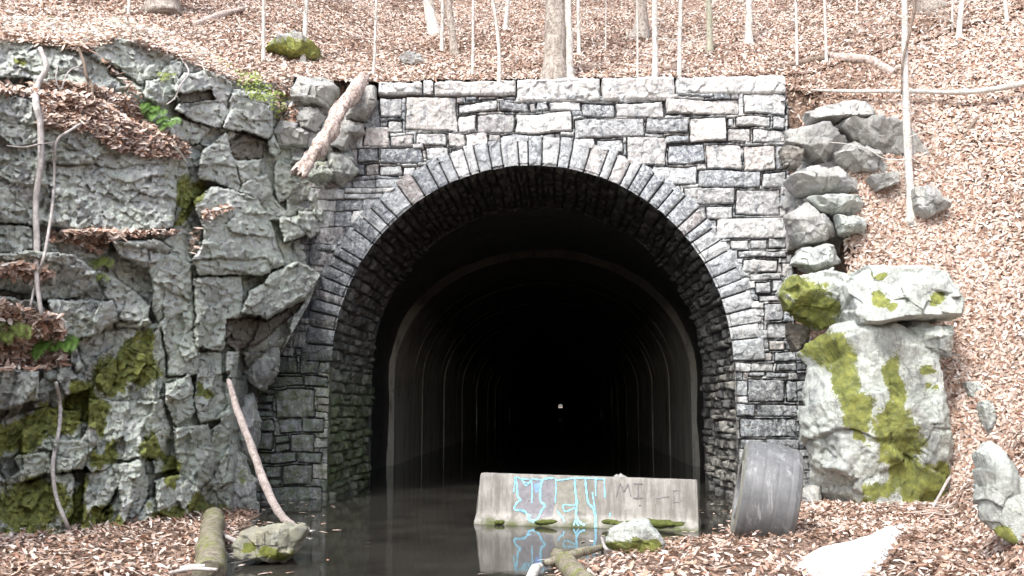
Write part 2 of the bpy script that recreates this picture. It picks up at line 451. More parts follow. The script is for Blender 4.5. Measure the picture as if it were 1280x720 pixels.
# ------------------------------------------------------------------ terrain
def pond_left(y):
    return np.interp(y, [-12, -9, -6.2, -4.5, -2.2, -0.8, 0.2], [-2.2, -2.3, -2.9, -3.2, -3.7, -4.3, -4.6])
def pond_right(y):
    return np.interp(y, [-12, -9, -7, -5, -3.8, -2, 0.2], [-0.1, 0.1, 0.45, 1.5, 2.5, 3.0, 3.6])
def terrain(x, y):
    x = np.asarray(x, float); y = np.asarray(y, float)
    yy = np.where(y < 17, np.where(y < 0, 0.5, 0.54) * y, 9.18 + 4.6 * (1 - np.exp(-(np.maximum(y, 17) - 17) / 8)) + 0.02 * (np.maximum(y, 17) - 17))
    yy = np.maximum(yy, -7)
    lat = np.interp(y, [-5, 0, 12], [0.55, 0.3, 0.12])
    yy = yy + np.where(y < 0, -0.25 * np.maximum(y, -14), 0) * sstep(-2.5, -3.5, x)
    nat = 7.05 + yy + np.interp(y, [-6, 0, 7], [0.1, 0.16, 0.42]) * np.clip(-x - 3.5, 0, 25) + lat * np.clip(x - 4.8, 0, 30)
    bump = fbm2(x.ravel() * 0.22, y.ravel() * 0.22, 5, 3).reshape(x.shape) * 0.9 * sstep(0.8, 5, y)
    bump = bump + fbm2(x.ravel() * 0.9, y.ravel() * 0.9, 9, 3).reshape(x.shape) * 0.12 * sstep(-1, 2, np.abs(y) + np.maximum(np.abs(x) - 5, 0))
    nat = nat + bump
    # floor of the cut
    wob = fbm2(x.ravel() * 1.3, y.ravel() * 1.3, 21, 3).reshape(x.shape)
    dl = pond_left(y) - x + wob * 0.25
    dr = x - pond_right(y) + wob * 0.35
    d = np.maximum(dl, dr)
    floor = np.clip(-0.02 + 0.13 * d, -0.35, 0.16) + wob * 0.03 + 0.05 * sstep(0.6, 3, d)
    # right bank
    xr = np.interp(y, [-16, -9, -6, -3, 0], [3.1, 3.55, 4.45, 5.35, 5.5])
    cut = np.where(x > xr, 0.08 + 1.0 * (x - xr) + 0.04 * wob, -9)
    xlim = np.interp(y, [0.0, 0.12], [4.85, 4.3])
    k = y + 2.0
    corner = np.maximum(np.where(k > 0, 3.0 + 1.4 * k, 3.0 + 4.0 * k), nat - 0.9 * (0.34 - y))
    st_ = np.interp(x, [5.0, 6.3, 7.5, 9], [4.5, 2.3, 1.6, 0.9]); y0_ = np.interp(x, [5.0, 7, 9], [2.3, 3.6, 5.0])
    corner = np.minimum(corner, np.maximum(cut, 0.1) + st_ * np.maximum(y + y0_, 0))
    corner = np.where(x > xlim, corner - 5.0 * np.clip(xlim + .12 - x, 0, 1), -5)
    right = np.maximum(floor, np.maximum(cut, corner))
    # left bank, hidden behind the rock face
    xl = np.interp(y, [-16, -8.5, -5.8, -2, -0.7, 0], [-6.6, -6.6, -6.4, -5.7, -5.0, -4.7])
    lcut = 5.0 * (xl - x)
    left = np.maximum(floor, lcut)
    z = np.where(x > 0, right, left)
    z = np.where(y > 0.3, nat, np.minimum(z, nat))
    # far end of the tunnel: the hill drops to a second cutting
    z = np.where(y > 880, -0.6 + 0 * z, z)
    return z

def axis(fine0, fine1, step, lo, hi, extra=()):
    a = list(np.arange(fine0, fine1 + 1e-6, step))
    s = step; x = fine1
    while x < hi: s *= 1.35; x += s; a.append(min(x, hi))
    s = step; x = fine0
    while x > lo: s *= 1.35; x -= s; a.append(max(x, lo))
    return np.unique(np.round(np.array(a + list(extra)), 4))
xs = axis(-10, 15, 0.11, -2500, 2500, (-4.3, 4.3))
ys = axis(-10, 22, 0.11, -300, 3500, (0.25, 0.34, 879.9, 880.1))
XX, YY = np.meshgrid(xs, ys)
ZZ = terrain(XX, YY)
xc = (XX[:-1, :-1] + XX[1:, 1:]) / 2; yc = (YY[:-1, :-1] + YY[1:, 1:]) / 2
keep = ~((np.abs(xc) < 4.31) & (((yc > 0.05) & (yc < 0.42)) | ((yc > 879.5) & (yc < 880.5))))
ground = mesh_np('ground', np.stack([XX, YY, ZZ], -1).reshape(-1, 3), grid_quads(len(ys), len(xs), keep), M['soil'], smooth=True)
meta(ground, kind='structure')

def hit(px, py, dmin=4.0, dmax=90.0):
    d = ray(px, py); t = np.arange(dmin, dmax, 0.04)
    q = CAMP[None] + d[None] * t[:, None]
    h = terrain(q[:, 0], q[:, 1])
    k = np.argmax(q[:, 2] < h)
    if not (q[:, 2] < h).any(): k = len(t) - 1
    return q[k]

# water
wv = np.array([(-7, -13, 0), (5.2, -13, 0), (5.2, 0.3, 0), (-7, 0.3, 0), (-4.2, 0.3, 0), (4.2, 0.3, 0), (4.2, 120, 0), (-4.2, 120, 0)], float)
w = mesh_np('pond_water', wv, [(0, 1, 2, 5), (0, 5, 4, 3), (4, 5, 6, 7)], M['water'])
meta(w, kind='structure')
bedv = np.array([(-4.2, 0.1, -0.5), (4.2, 0.1, -0.5), (4.2, 117, -0.5), (-4.2, 117, -0.5), (4.2, 124, 0.06), (-4.2, 124, 0.06), (4.2, 884, 0.06), (-4.2, 884, 0.06)], float)
bed = mesh_np('tunnel_bed', bedv, [(0, 1, 2, 3), (3, 2, 4, 5), (5, 4, 6, 7)], M['soil']); meta(bed, kind='structure')

# ------------------------------------------------------------------ stone portal
RAD, SPR = 3.345, 2.26        # intrados radius, springing height
wall_px = [  # traced stones: x0,y0,x1,y1,tone,warm
(451,128,475,160,.2,0),(476,126,503,147,.55,.2),(508,121,572,163,.95,.45),(485,150,504,165,.7,.1),(455,158,488,183,.75,.6),(489,170,519,185,.55,.5),
(522,167,558,183,.75,.3),(517,180,531,188,.7,.2),(532,185,560,201,.75,.1),(560,166,580,183,.8,.5),(449,186,474,203,.35,.0),(476,186,528,205,.15,0),(442,205,458,220,.2,0),(459,205,475,220,.35,.7),(476,208,504,221,.7,.1),
(505,209,520,222,.65,.1),(521,203,540,209,.55,.1),(562,186,592,196,.6,.1),
(582,120,596,127,.3,0),(597,121,621,127,.7,.6),(623,120,645,126,.35,0),(574,129,622,141,.75,.1),(625,129,661,140,.35,.1),(662,129,670,140,.5,.4),
(671,127,686,139,.45,0),(687,129,726,141,.85,.1),(573,143,597,164,.9,.35),(598,144,643,167,.5,.35),(644,142,714,168,.85,.3),(581,166,610,184,.85,.4),
(611,169,627,179,.6,.45),(628,169,662,180,.5,0),(664,168,694,174,.6,.1),(696,174,714,184,.7,0),(716,175,744,188,.8,.3),(727,131,768,150,.35,.1),
(769,129,829,149,.85,.1),(720,125,768,130,.5,0),(831,127,923,144,.95,.5),(716,152,807,175,.55,.1),(809,150,860,168,.35,.1),(830,170,862,180,.2,0),
(746,177,779,192,.65,0),(783,173,833,207,.65,.35),(768,194,782,203,.55,0),(835,181,882,205,.22,0),(788,208,815,214,.7,.4),(816,208,872,233,.6,.05),
(847,119,890,124,.4,0),(929,120,982,144,.85,.15),(862,147,907,179,.95,.5),(908,149,916,160,.6,0),(918,147,960,160,.8,.35),(963,146,982,161,.6,.2),
(908,162,938,178,.85,.45),(940,162,982,179,.75,.35),(884,182,926,213,.75,.5),(928,182,968,214,.7,.75),(969,183,982,214,.3,.1),(873,214,949,236,.45,0),(951,216,983,236,.6,.1),
(854,237,917,258,.6,.25),(919,238,976,269,.65,.2),(882,260,916,274,.7,.1),(895,272,984,298,.85,.15),(912,300,935,313,.75,.1),(937,299,957,311,.7,.1),
(959,296,984,309,.55,.15),(920,313,984,322,.6,.1),(927,324,972,340,.85,.1),(938,341,976,350,.7,.15),(945,352,964,366,.6,.1),(965,350,978,364,.5,.05),
(948,367,976,376,.6,.2),(954,378,978,400,.5,.15),(958,402,992,421,.45,.2),(960,423,980,436,.5,.7),(981,423,1005,436,.15,0),(929,438,963,450,.65,.5),
(965,438,1008,451,.4,0),(968,453,1008,463,.35,0),(935,465,956,472,.4,0),(957,465,985,473,.3,0),(935,475,980,503,.3,.1),(982,475,1012,502,.4,0),
(915,505,945,520,.3,0),(947,505,1011,520,.45,0),(925,522,1011,545,.22,0),(925,547,1011,560,.3,.05),
(369,434,400,445,.4,.1),(345,447,373,468,.3,0),(376,447,400,469,.25,0),(335,471,380,485,.35,.05),(382,471,410,485,.3,0),(328,487,346,493,.3,0),(324,494,345,503,.25,0),
(321,504,343,511,.3,0),(321,512,345,519,.3,0),(348,488,394,521,.45,.25),(320,522,345,537,.35,0),(350,522,378,540,.4,0),(379,522,407,540,.35,0),
(316,538,341,561,.3,.1),(343,542,362,552,.4,0),(344,553,362,563,.5,0),(364,542,393,565,.35,.15),(323,564,370,578,.3,0),(372,565,404,579,.3,0),
(333,581,352,596,.45,0),(354,581,393,607,.35,.15),(336,598,352,607,.4,0),(340,609,402,632,.3,.1)]
X0w, X1w, Z0w, Z1w = -5.6, None, -0.45, None
X1w = P(982, 150, 0)[0]
ztop = P(720, 121, 0)[2]
zcap = P(720, 101, 0)[2]

def courses(u, v, u0, u1, v0, v1, seed, hr=(0.11, 0.26), wr=(0.18, 0.55), rects=None):
    """irregular coursed rubble over the (u,v) plane: tone, warm, inside distance, random offset, tilt"""
    rng = np.random.default_rng(seed)
    n = u.size
    uw = u + fbm2(u * 3, v * 3, seed, 4) * 0.045
    vw = v + fbm2(u * 1.6 + 50, v * 1.6, seed + 1, 4) * 0.06
    tone = np.zeros(n); warm = np.zeros(n); din = np.full(n, -1.0); off = np.zeros(n); tx = np.zeros(n); ty = np.zeros(n)
    dext = np.full(n, 9.0); cov = np.zeros(n, bool)
    if rects is not None:
        for (a, b, c, d, t_, w_) in rects:
            near = (u > a - .3) & (u < c + .3) & (v > b - .3) & (v < d + .3)
            k = np.where(near)[0]
            dx = np.maximum(a - uw[k], uw[k] - c); dy = np.maximum(b - vw[k], vw[k] - d)
            ins = np.minimum(-dx, -dy)
            m = ins > 0
            kk = k[m]
            r1, r2, r3 = rng.uniform(-1, 1, 3)
            tone[kk] = t_; warm[kk] = w_; din[kk] = ins[m]; off[kk] = r1; tx[kk] = r2 * (uw[kk] - (a + c) / 2); ty[kk] = r3 * (vw[kk] - (b + d) / 2)
            cov[kk] = True
            od = np.hypot(np.maximum(dx, 0), np.maximum(dy, 0))
            dext[k] = np.minimum(dext[k], np.where(m, 9, od))
    rows = [v0]
    while rows[-1] < v1: rows.append(rows[-1] + rng.uniform(*hr))
    rows = np.array(rows)
    ri = np.clip(np.searchsorted(rows, vw) - 1, 0, len(rows) - 2)
    for r in range(len(rows) - 1):
        k = np.where((ri == r) & ~cov)[0]
        if not len(k): continue
        hh = rows[r + 1] - rows[r]
        br = [u0 - rng.uniform(0, .3)]
        while br[-1] < u1: br.append(br[-1] + rng.uniform(*wr) * (0.7 + hh * 1.8))
        br = np.array(br)
        bi = np.clip(np.searchsorted(br, uw[k]) - 1, 0, len(br) - 2)
        N = len(br)
        ro = rng.uniform(-1, 1, (4, N)); rt_ = rng.uniform(0, 1, N); rw = rng.uniform(0, 1, N)
        du = np.minimum(uw[k] - br[bi], br[bi + 1] - uw[k]); dv = np.minimum(vw[k] - rows[r], rows[r + 1] - vw[k])
        split = (ro[3][bi] > 0.55) & (hh > 0.19)
        dv = np.where(split, np.minimum(dv, np.abs(vw[k] - rows[r] - hh * 0.5)), dv)
        up2 = split & (vw[k] > rows[r] + hh * 0.5)
        din[k] = np.minimum(np.minimum(du, dv), np.maximum(dext[k] - 0.012, 0))
        tone[k] = np.clip(rt_[bi] * 1.15 + np.where(up2, 0.25, 0), 0, 1) * 0.85 + 0.05; warm[k] = np.where(rw[bi] > 0.72, (rw[bi] - .6) * 1.6, 0)
        off[k] = ro[0][bi] + np.where(up2, .5, 0); tx[k] = ro[1][bi] * (uw[k] - (br[bi] + br[bi + 1]) / 2); ty[k] = ro[2][bi] * (vw[k] - rows[r] - hh / 2)
    return tone, warm, din, off, tx, ty

def relief(u, v, c, seed, jd=0.08, jw=0.014, prot=0.035, rough=0.024):
    tone, warm, din, off, tx, ty = c
    din = din + 0.007 * fbm2(u * 9, v * 9, seed + 40, 3) + 0.004
    h = jd * sstep(0.004, jw, din) + 0.008 * sstep(0, 0.11, din)
    f, _ = facet(u * 9, v * 9, seed + 3, 0.009, 1.6, 0.2)
    h = h + (prot * off + 0.16 * (tx + ty) + f + rough * fbm2(u * 7, v * 7, seed + 8, 5, .6)) * sstep(0, jw, din)
    joint = (1 - sstep(0.003, 0.014, din)) * (0.85 + .25 * fbm2(u * 2.5, v * 2.5, seed + 60, 3))
    return h, joint

rects = []
for (a, b, c, d, t_, w_) in wall_px:
    g = 0.7
    p1 = P(a + g, (b + d) / 2, 0); p2 = P(c - g, (b + d) / 2, 0); p3 = P((a + c) / 2, b + g, 0); p4 = P((a + c) / 2, d - g, 0)
    rects.append((p1[0], p4[2], p2[0], p3[2], t_, w_))

portal = empty('stone_tunnel_portal', (0, 0, 0))
meta(portal, 'arched tunnel entrance of rough grey stone blocks built into the hillside', 'tunnel portal')

st = 0.0125
us = np.arange(X0w, X1w + 1e-6, st); vs = np.arange(Z0w, ztop + 1e-6, st)
U, V = np.meshgrid(us, vs); u = U.ravel(); v = V.ravel()
c = courses(u, v, X0w, X1w, Z0w, ztop, 3, (0.1, 0.3), (0.14, 0.6), rects=rects)
h, joint = relief(u, v, c, 3)
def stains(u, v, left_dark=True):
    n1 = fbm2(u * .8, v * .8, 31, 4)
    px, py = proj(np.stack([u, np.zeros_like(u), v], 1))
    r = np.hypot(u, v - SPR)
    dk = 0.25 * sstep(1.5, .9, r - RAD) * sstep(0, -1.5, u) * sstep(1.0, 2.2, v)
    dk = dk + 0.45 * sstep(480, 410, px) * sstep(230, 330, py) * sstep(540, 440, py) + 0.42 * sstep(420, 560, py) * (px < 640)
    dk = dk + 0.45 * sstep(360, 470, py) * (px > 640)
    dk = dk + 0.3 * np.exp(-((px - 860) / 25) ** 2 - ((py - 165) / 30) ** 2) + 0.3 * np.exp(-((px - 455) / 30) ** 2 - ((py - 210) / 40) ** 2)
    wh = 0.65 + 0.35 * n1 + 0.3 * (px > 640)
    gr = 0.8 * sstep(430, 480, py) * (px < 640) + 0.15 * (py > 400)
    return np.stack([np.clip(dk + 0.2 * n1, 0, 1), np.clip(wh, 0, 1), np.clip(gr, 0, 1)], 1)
verts = np.stack([u, -h, v], 1)
nr, nc = U.shape
rc = np.hypot((U[:-1, :-1] + st / 2), (V[:-1, :-1] + st / 2 - SPR))
xcw = np.abs(U[:-1, :-1] + st / 2); zc = V[:-1, :-1] + st / 2
inside = (rc < RAD + 0.40) & (zc >= SPR) | (xcw < RAD) & (zc < SPR)
# the right end of the wall steps out towards its foot
q = grid_quads(nr, nc, ~inside)
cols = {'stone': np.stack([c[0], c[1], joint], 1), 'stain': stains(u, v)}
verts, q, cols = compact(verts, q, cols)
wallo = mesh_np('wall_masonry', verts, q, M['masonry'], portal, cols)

# lower right part of the wall spreads wider below the boulders
def wall_patch(name, xa, xb, za, zb, seed, yoff=0.0):
    us = np.arange(xa, xb, st); vs = np.arange(za, zb, st)
    U, V = np.meshgrid(us, vs); u = U.ravel(); v = V.ravel()
    c = courses(u, v, xa, xb, za, zb, seed, rects=rects)
    h, joint = relief(u, v, c, seed)
    return U.shape, u, v, c, h, joint
zb = P(985, 420, 0)[2]
shape, u2, v2, c2, h2, j2 = wall_patch('w', X1w + st, P(1013, 500, 0)[0], Z0w, zb, 3)
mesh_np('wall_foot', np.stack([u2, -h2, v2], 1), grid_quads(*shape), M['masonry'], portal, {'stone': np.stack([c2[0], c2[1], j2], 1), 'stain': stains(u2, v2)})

# right end return of the wall and its back
def side_strip(x, z0, z1, name):
    ys_ = np.arange(-0.09, 0.6, st * 1.6); vs = np.arange(z0, z1, st * 1.2)
    A, B = np.meshgrid(ys_, vs); a = A.ravel(); b = B.ravel()
    c = courses(a, b, -0.1, 0.6, z0, z1, 44, (0.15, 0.32), (0.3, 0.6))
    h, j = relief(a, b, c, 44)
    return mesh_np(name, np.stack([x - 0.085 + h, a, b], 1), grid_quads(*A.shape), M['masonry'], portal, {'stone': np.stack([c[0], c[1], j], 1), 'stain': stains(b * 0 + 4, b)})
side_strip(X1w, 0.2, ztop, 'wall_end')
side_strip(P(1013, 500, 0)[0], -0.4, zb, 'wall_end')

# voussoir ring
def ring():
    rng = np.random.default_rng(5)
    tot = math.pi * RAD
    br = [0.0]
    while br[-1] < tot:
        br.append(br[-1] + rng.choice([0.16, 0.19, 0.22, 0.27, 0.34], p=[.2, .3, .25, .18, .07]))
    br = np.array(br[:-1]); br[-1] = tot
    N = len(br) - 1
    dep = rng.uniform(0.45, 0.52, N); tone = rng.uniform(.25, .85, N); warm = np.where(rng.random(N) > .8, .5, 0); off = rng.uniform(-1, 1, N)
    aa = np.arange(0, tot, 0.012); rr = np.arange(-0.03, 0.56, 0.012)
    A, Q = np.meshgrid(aa, rr); a = A.ravel(); r = Q.ravel()
    aw = a + fbm2(a * 4, r * 4, 71, 3) * 0.014
    i = np.clip(np.searchsorted(br, aw) - 1, 0, N - 1)
    rin = r + fbm2(a * 2, r * 0 + 3, 72, 3) * 0.012
    d = np.minimum(np.minimum(aw - br[i], br[i + 1] - aw) * (RAD + r) / RAD, np.minimum(dep[i] - rin, rin + 0.06))
    h = 0.07 * sstep(0.002, 0.018, d) + 0.02 * sstep(0, .1, d) + (0.03 * off[i] + 0.016 * fbm2(a * 7, r * 7, 73, 5, .6) + facet(a * 8, r * 6, 74, 0.01, 1.6, .2)[0]) * sstep(0, .03, d) + 0.035
    h = np.where(d < 0, -0.05, h)
    th = math.pi - a / RAD
    x = (RAD + r) * np.cos(th); z = SPR + (RAD + r) * np.sin(th)
    tn = tone[i]
    px, py = proj(np.stack([x, x * 0, z], 1))
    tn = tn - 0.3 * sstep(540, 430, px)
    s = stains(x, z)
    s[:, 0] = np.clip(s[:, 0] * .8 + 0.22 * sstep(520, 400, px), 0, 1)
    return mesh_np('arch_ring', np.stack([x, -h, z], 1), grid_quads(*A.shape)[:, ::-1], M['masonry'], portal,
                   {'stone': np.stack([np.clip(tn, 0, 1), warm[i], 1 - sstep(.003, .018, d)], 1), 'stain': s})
ring()

# stone barrel behind the ring: soffit of the arch and the inner walls
def vault():
    leg = SPR + 0.45; tot = 2 * leg + math.pi * RAD; LY = 3.5
    aa = np.arange(0, tot, 0.02); yy = np.arange(-0.12, LY, 0.02)
    A, Yg = np.meshgrid(aa, yy); a = A.ravel(); y = Yg.ravel()
    c = courses(y, a, -0.2, LY, 0, tot, 15, (0.11, 0.24), (0.14, 0.38))
    h, j = relief(y, a, c, 15, 0.09, 0.03, 0.075, 0.06)
    h = (h - 0.09) * sstep(-.02, .35, y) - 0.01
    r = RAD - h
    arc = a - leg; th = math.pi - np.clip(arc / RAD, 0, math.pi)
    x = np.where(arc < 0, -r, np.where(arc > math.pi * RAD, r, r * np.cos(th)))
    z = np.where(arc < 0, a - 0.45, np.where(arc > math.pi * RAD, tot - a - 0.45, SPR + r * np.sin(th)))
    gr = sstep(3, 1, z) * (x < 0) * 0.9
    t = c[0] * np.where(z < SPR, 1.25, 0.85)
    o = mesh_np('vault_masonry', np.stack([x, y, z], 1), grid_quads(*A.shape), M['soot_shade'], portal,
                {'stone': np.stack([np.clip(t, 0, 1), c[1], j], 1), 'stain': np.stack([.9 * sstep(2.6, 4.8, z) * sstep(-.1, .5, y), 0 * z, gr], 1)})  # dark channel paints shade into the crown, stronger with height
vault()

# cap stones along the top
def coping():
    rng = np.random.default_rng(8)
    caps = [(473, 528, 119, .85, .2), (529, 542, 119, .8, .1), (543, 645, 120, .75, .45), (646, 750, 127, .9, .15), (752, 843, 126, .8, .4), (845, 982, 118, .98, .1)]
    for i, (a, b, yb, tone, warm) in enumerate(caps):
        xa = P(a + .6, 112, -0.05)[0]; xb = P(b - .6, 112, -0.05)[0]; z0 = P((a + b) / 2, yb, -0.05)[2]; z1 = zcap + rng.uniform(-.015, .02)
        W = 0.75
        # profile grid wrapped round front and top
        n1 = max(3, int((z1 - z0) / 0.014)); n2 = int(W / 0.03)
        nx = int((xb - xa) / 0.014)
        prof = [(0.25, z0 + .004)] + [(0, z0 + (z1 - z0) * k / n1) for k in range(n1 + 1)] + [(W * k / n2, z1) for k in range(1, n2 + 1)] + [(W, z0)]
        prof = np.array(prof)
        xg = np.linspace(xa, xb, nx)
        G = np.zeros((len(prof), nx, 3)); G[:, :, 0] = xg[None]; G[:, :, 1] = prof[:, 0][:, None] - 0.11; G[:, :, 2] = prof[:, 1][:, None]
        v = G.reshape(-1, 3)
        d = np.minimum(np.minimum(v[:, 0] - xa, xb - v[:, 0]) + 0.004, 9)
        e = np.minimum(v[:, 2] - z0, z1 - v[:, 2] + np.maximum(v[:, 1] + .11, 0))
        cen = np.array([(xa + xb) / 2, 0.26, (z0 + z1) / 2])
        rnd = (1 - sstep(0, .03, d)) * 0.03
        v[:, 1] += np.where(v[:, 1] < 0.1, 1, 0) * ((1 - sstep(0, .04, np.minimum(v[:, 2] - z0, z1 - v[:, 2]))) * 0.03 + rnd)
        nz = fbm(v * 5, 80 + i, 5, .6); f, _ = facet(v[:, 0] * 6, v[:, 2] * 7 + v[:, 1] * 5, 90 + i, 0.02, 1.5, .2)
        v[:, 1] -= np.where(v[:, 1] < 0.1, 1, 0) * (nz * .03 + f)
        v[:, 2] += np.where(v[:, 2] > z1 - .01, 1, 0) * (fbm(v * 3, 60 + i, 4) * .03 + f * .5 - rnd)
        q = grid_quads(len(prof), nx)
        # end caps as fans
        tr = []
        for e0 in (0, nx - 1):
            ids = np.arange(len(prof)) * nx + e0
            for k in range(1, len(prof) - 1): tr.append((ids[0], ids[k], ids[k + 1]))
        one = np.ones(len(v))
        mesh_np('cap_stone', v, q, M['masonry'], portal, {'stone': np.stack([one * tone, one * warm, one * 0], 1), 'stain': np.stack([one * 0.05, one * .9, one * 0], 1)}, tris=tr)
coping()

# ------------------------------------------------------------------ rock and concrete tunnel beyond the portal
def tube_section(y0, y1, w, crown, mat, parent, name, rough, step_a, step_y, seed, zb=-0.5, spring=2.2, bulge=0.0):
    n = 48 if step_a is None else step_a
    leg = np.linspace(zb, spring, 14)
    th = np.linspace(math.pi, 0, n)
    xs_ = np.concatenate([-w * np.ones(14), w * np.cos(th)[1:-1], w * np.ones(14)])
    zs_ = np.concatenate([leg, (spring + (crown - spring) * np.sin(th) ** 0.92)[1:-1], leg[::-1]])
    yy = np.linspace(y0, y1, max(2, int((y1 - y0) / step_y) + 1))
    X = np.repeat(xs_[None], len(yy), 0); Z = np.repeat(zs_[None], len(yy), 0); Y = np.repeat(yy[:, None], len(xs_), 1)
    v = np.stack([X, Y, Z], -1).reshape(-1, 3)
    if rough:
        nrm = v - np.array([0, 0, 2.4]); nrm[:, 1] = 0; nrm /= np.linalg.norm(nrm, axis=1)[:, None]
        v = v + nrm * (fbm(v * 1.2, seed, 4) * rough)[:, None]
    return v, grid_quads(len(yy), len(xs_)), len(xs_)
a = Acc()
v, q, _ = tube_section(3.4, 9.1, 4.0, 5.62, None, None, '', 0.07, 90, 0.12, 4); a.add(v, q)
lin = empty('tunnel_lining', (0, 9, 0)); meta(lin, 'dark concrete lined tunnel bore running back to a tiny spot of daylight', 'tunnel')
# throat wall behind the masonry barrel
def annulus(y, w0, c0, w1, c1, n=60):
    th = np.linspace(math.pi, 0, n)
    def prof(w, c_):
        return np.concatenate([[(-w, -0.5)], np.stack([w * np.cos(th), 2.2 + (c_ - 2.2) * np.sin(th) ** .96], 1), [(w, -0.5)]])
    p0, p1 = prof(w0, c0), prof(w1, c1)
    v = np.concatenate([np.stack([p0[:, 0], p0[:, 0] * 0 + y, p0[:, 1]], 1), np.stack([p1[:, 0], p1[:, 0] * 0 + y, p1[:, 1]], 1)])
    k = len(p0)
    return v, np.array([(i, i + 1, k + i + 1, k + i) for i in range(k - 1)])
a.add(*annulus(3.46, 3.34, 5.58, 4.4, 6.4))
a.build('rock_bore', M['soot_shade'], lin, (0, 9, 0), smooth=False, cols=None)
y = 9.0; k = 0
rng = np.random.default_rng(3)
while y < 64:
    L = rng.uniform(3.2, 5.5) if k % 2 == 0 else rng.uniform(1.2, 2.6)
    w_ = 3.87 + (.03 if k % 2 else 0) + .012 * rng.normal(); cr = 5.41 + (.03 if k % 2 else 0) + .012 * rng.normal()
    a = Acc()
    v, q, _ = tube_section(y, y + L, w_, cr, None, None, '', 0.012, 64, 0.5, 9); a.add(v, q)
    a.add(*annulus(y, w_, cr, 4.3, 6.1)); a.add(*annulus(y + L, w_, cr, 4.3, 6.1))
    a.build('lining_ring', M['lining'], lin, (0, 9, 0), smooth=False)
    y += L; k += 1
a = Acc(); v, q, _ = tube_section(y, 700, 3.87, 5.41, None, None, '', 0, 40, 20, 9); a.add(v, q); a.add(*annulus(700, 1.9, 3.5, 4.3, 6.1))
v, q, _ = tube_section(700, 884, 1.9, 3.5, None, None, '', 0, 40, 20, 9); a.add(v, q)
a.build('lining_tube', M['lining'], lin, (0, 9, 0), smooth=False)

# ------------------------------------------------------------------ left rock face
def in_poly(px, py, poly):
    n = len(poly); ins = np.zeros(px.shape, bool); dist = np.full(px.shape, 1e9)
    for i in range(n):
        x1, y1 = poly[i]; x2, y2 = poly[(i + 1) % n]
        cond = ((y1 > py) != (y2 > py)) & (px < (x2 - x1) * (py - y1) / (y2 - y1 + 1e-9) + x1)
        ins ^= cond
        dx, dy = x2 - x1, y2 - y1
        t = np.clip(((px - x1) * dx + (py - y1) * dy) / (dx * dx + dy * dy), 0, 1)
        dist = np.minimum(dist, np.hypot(px - x1 - t * dx, py - y1 - t * dy))
    return ins, dist

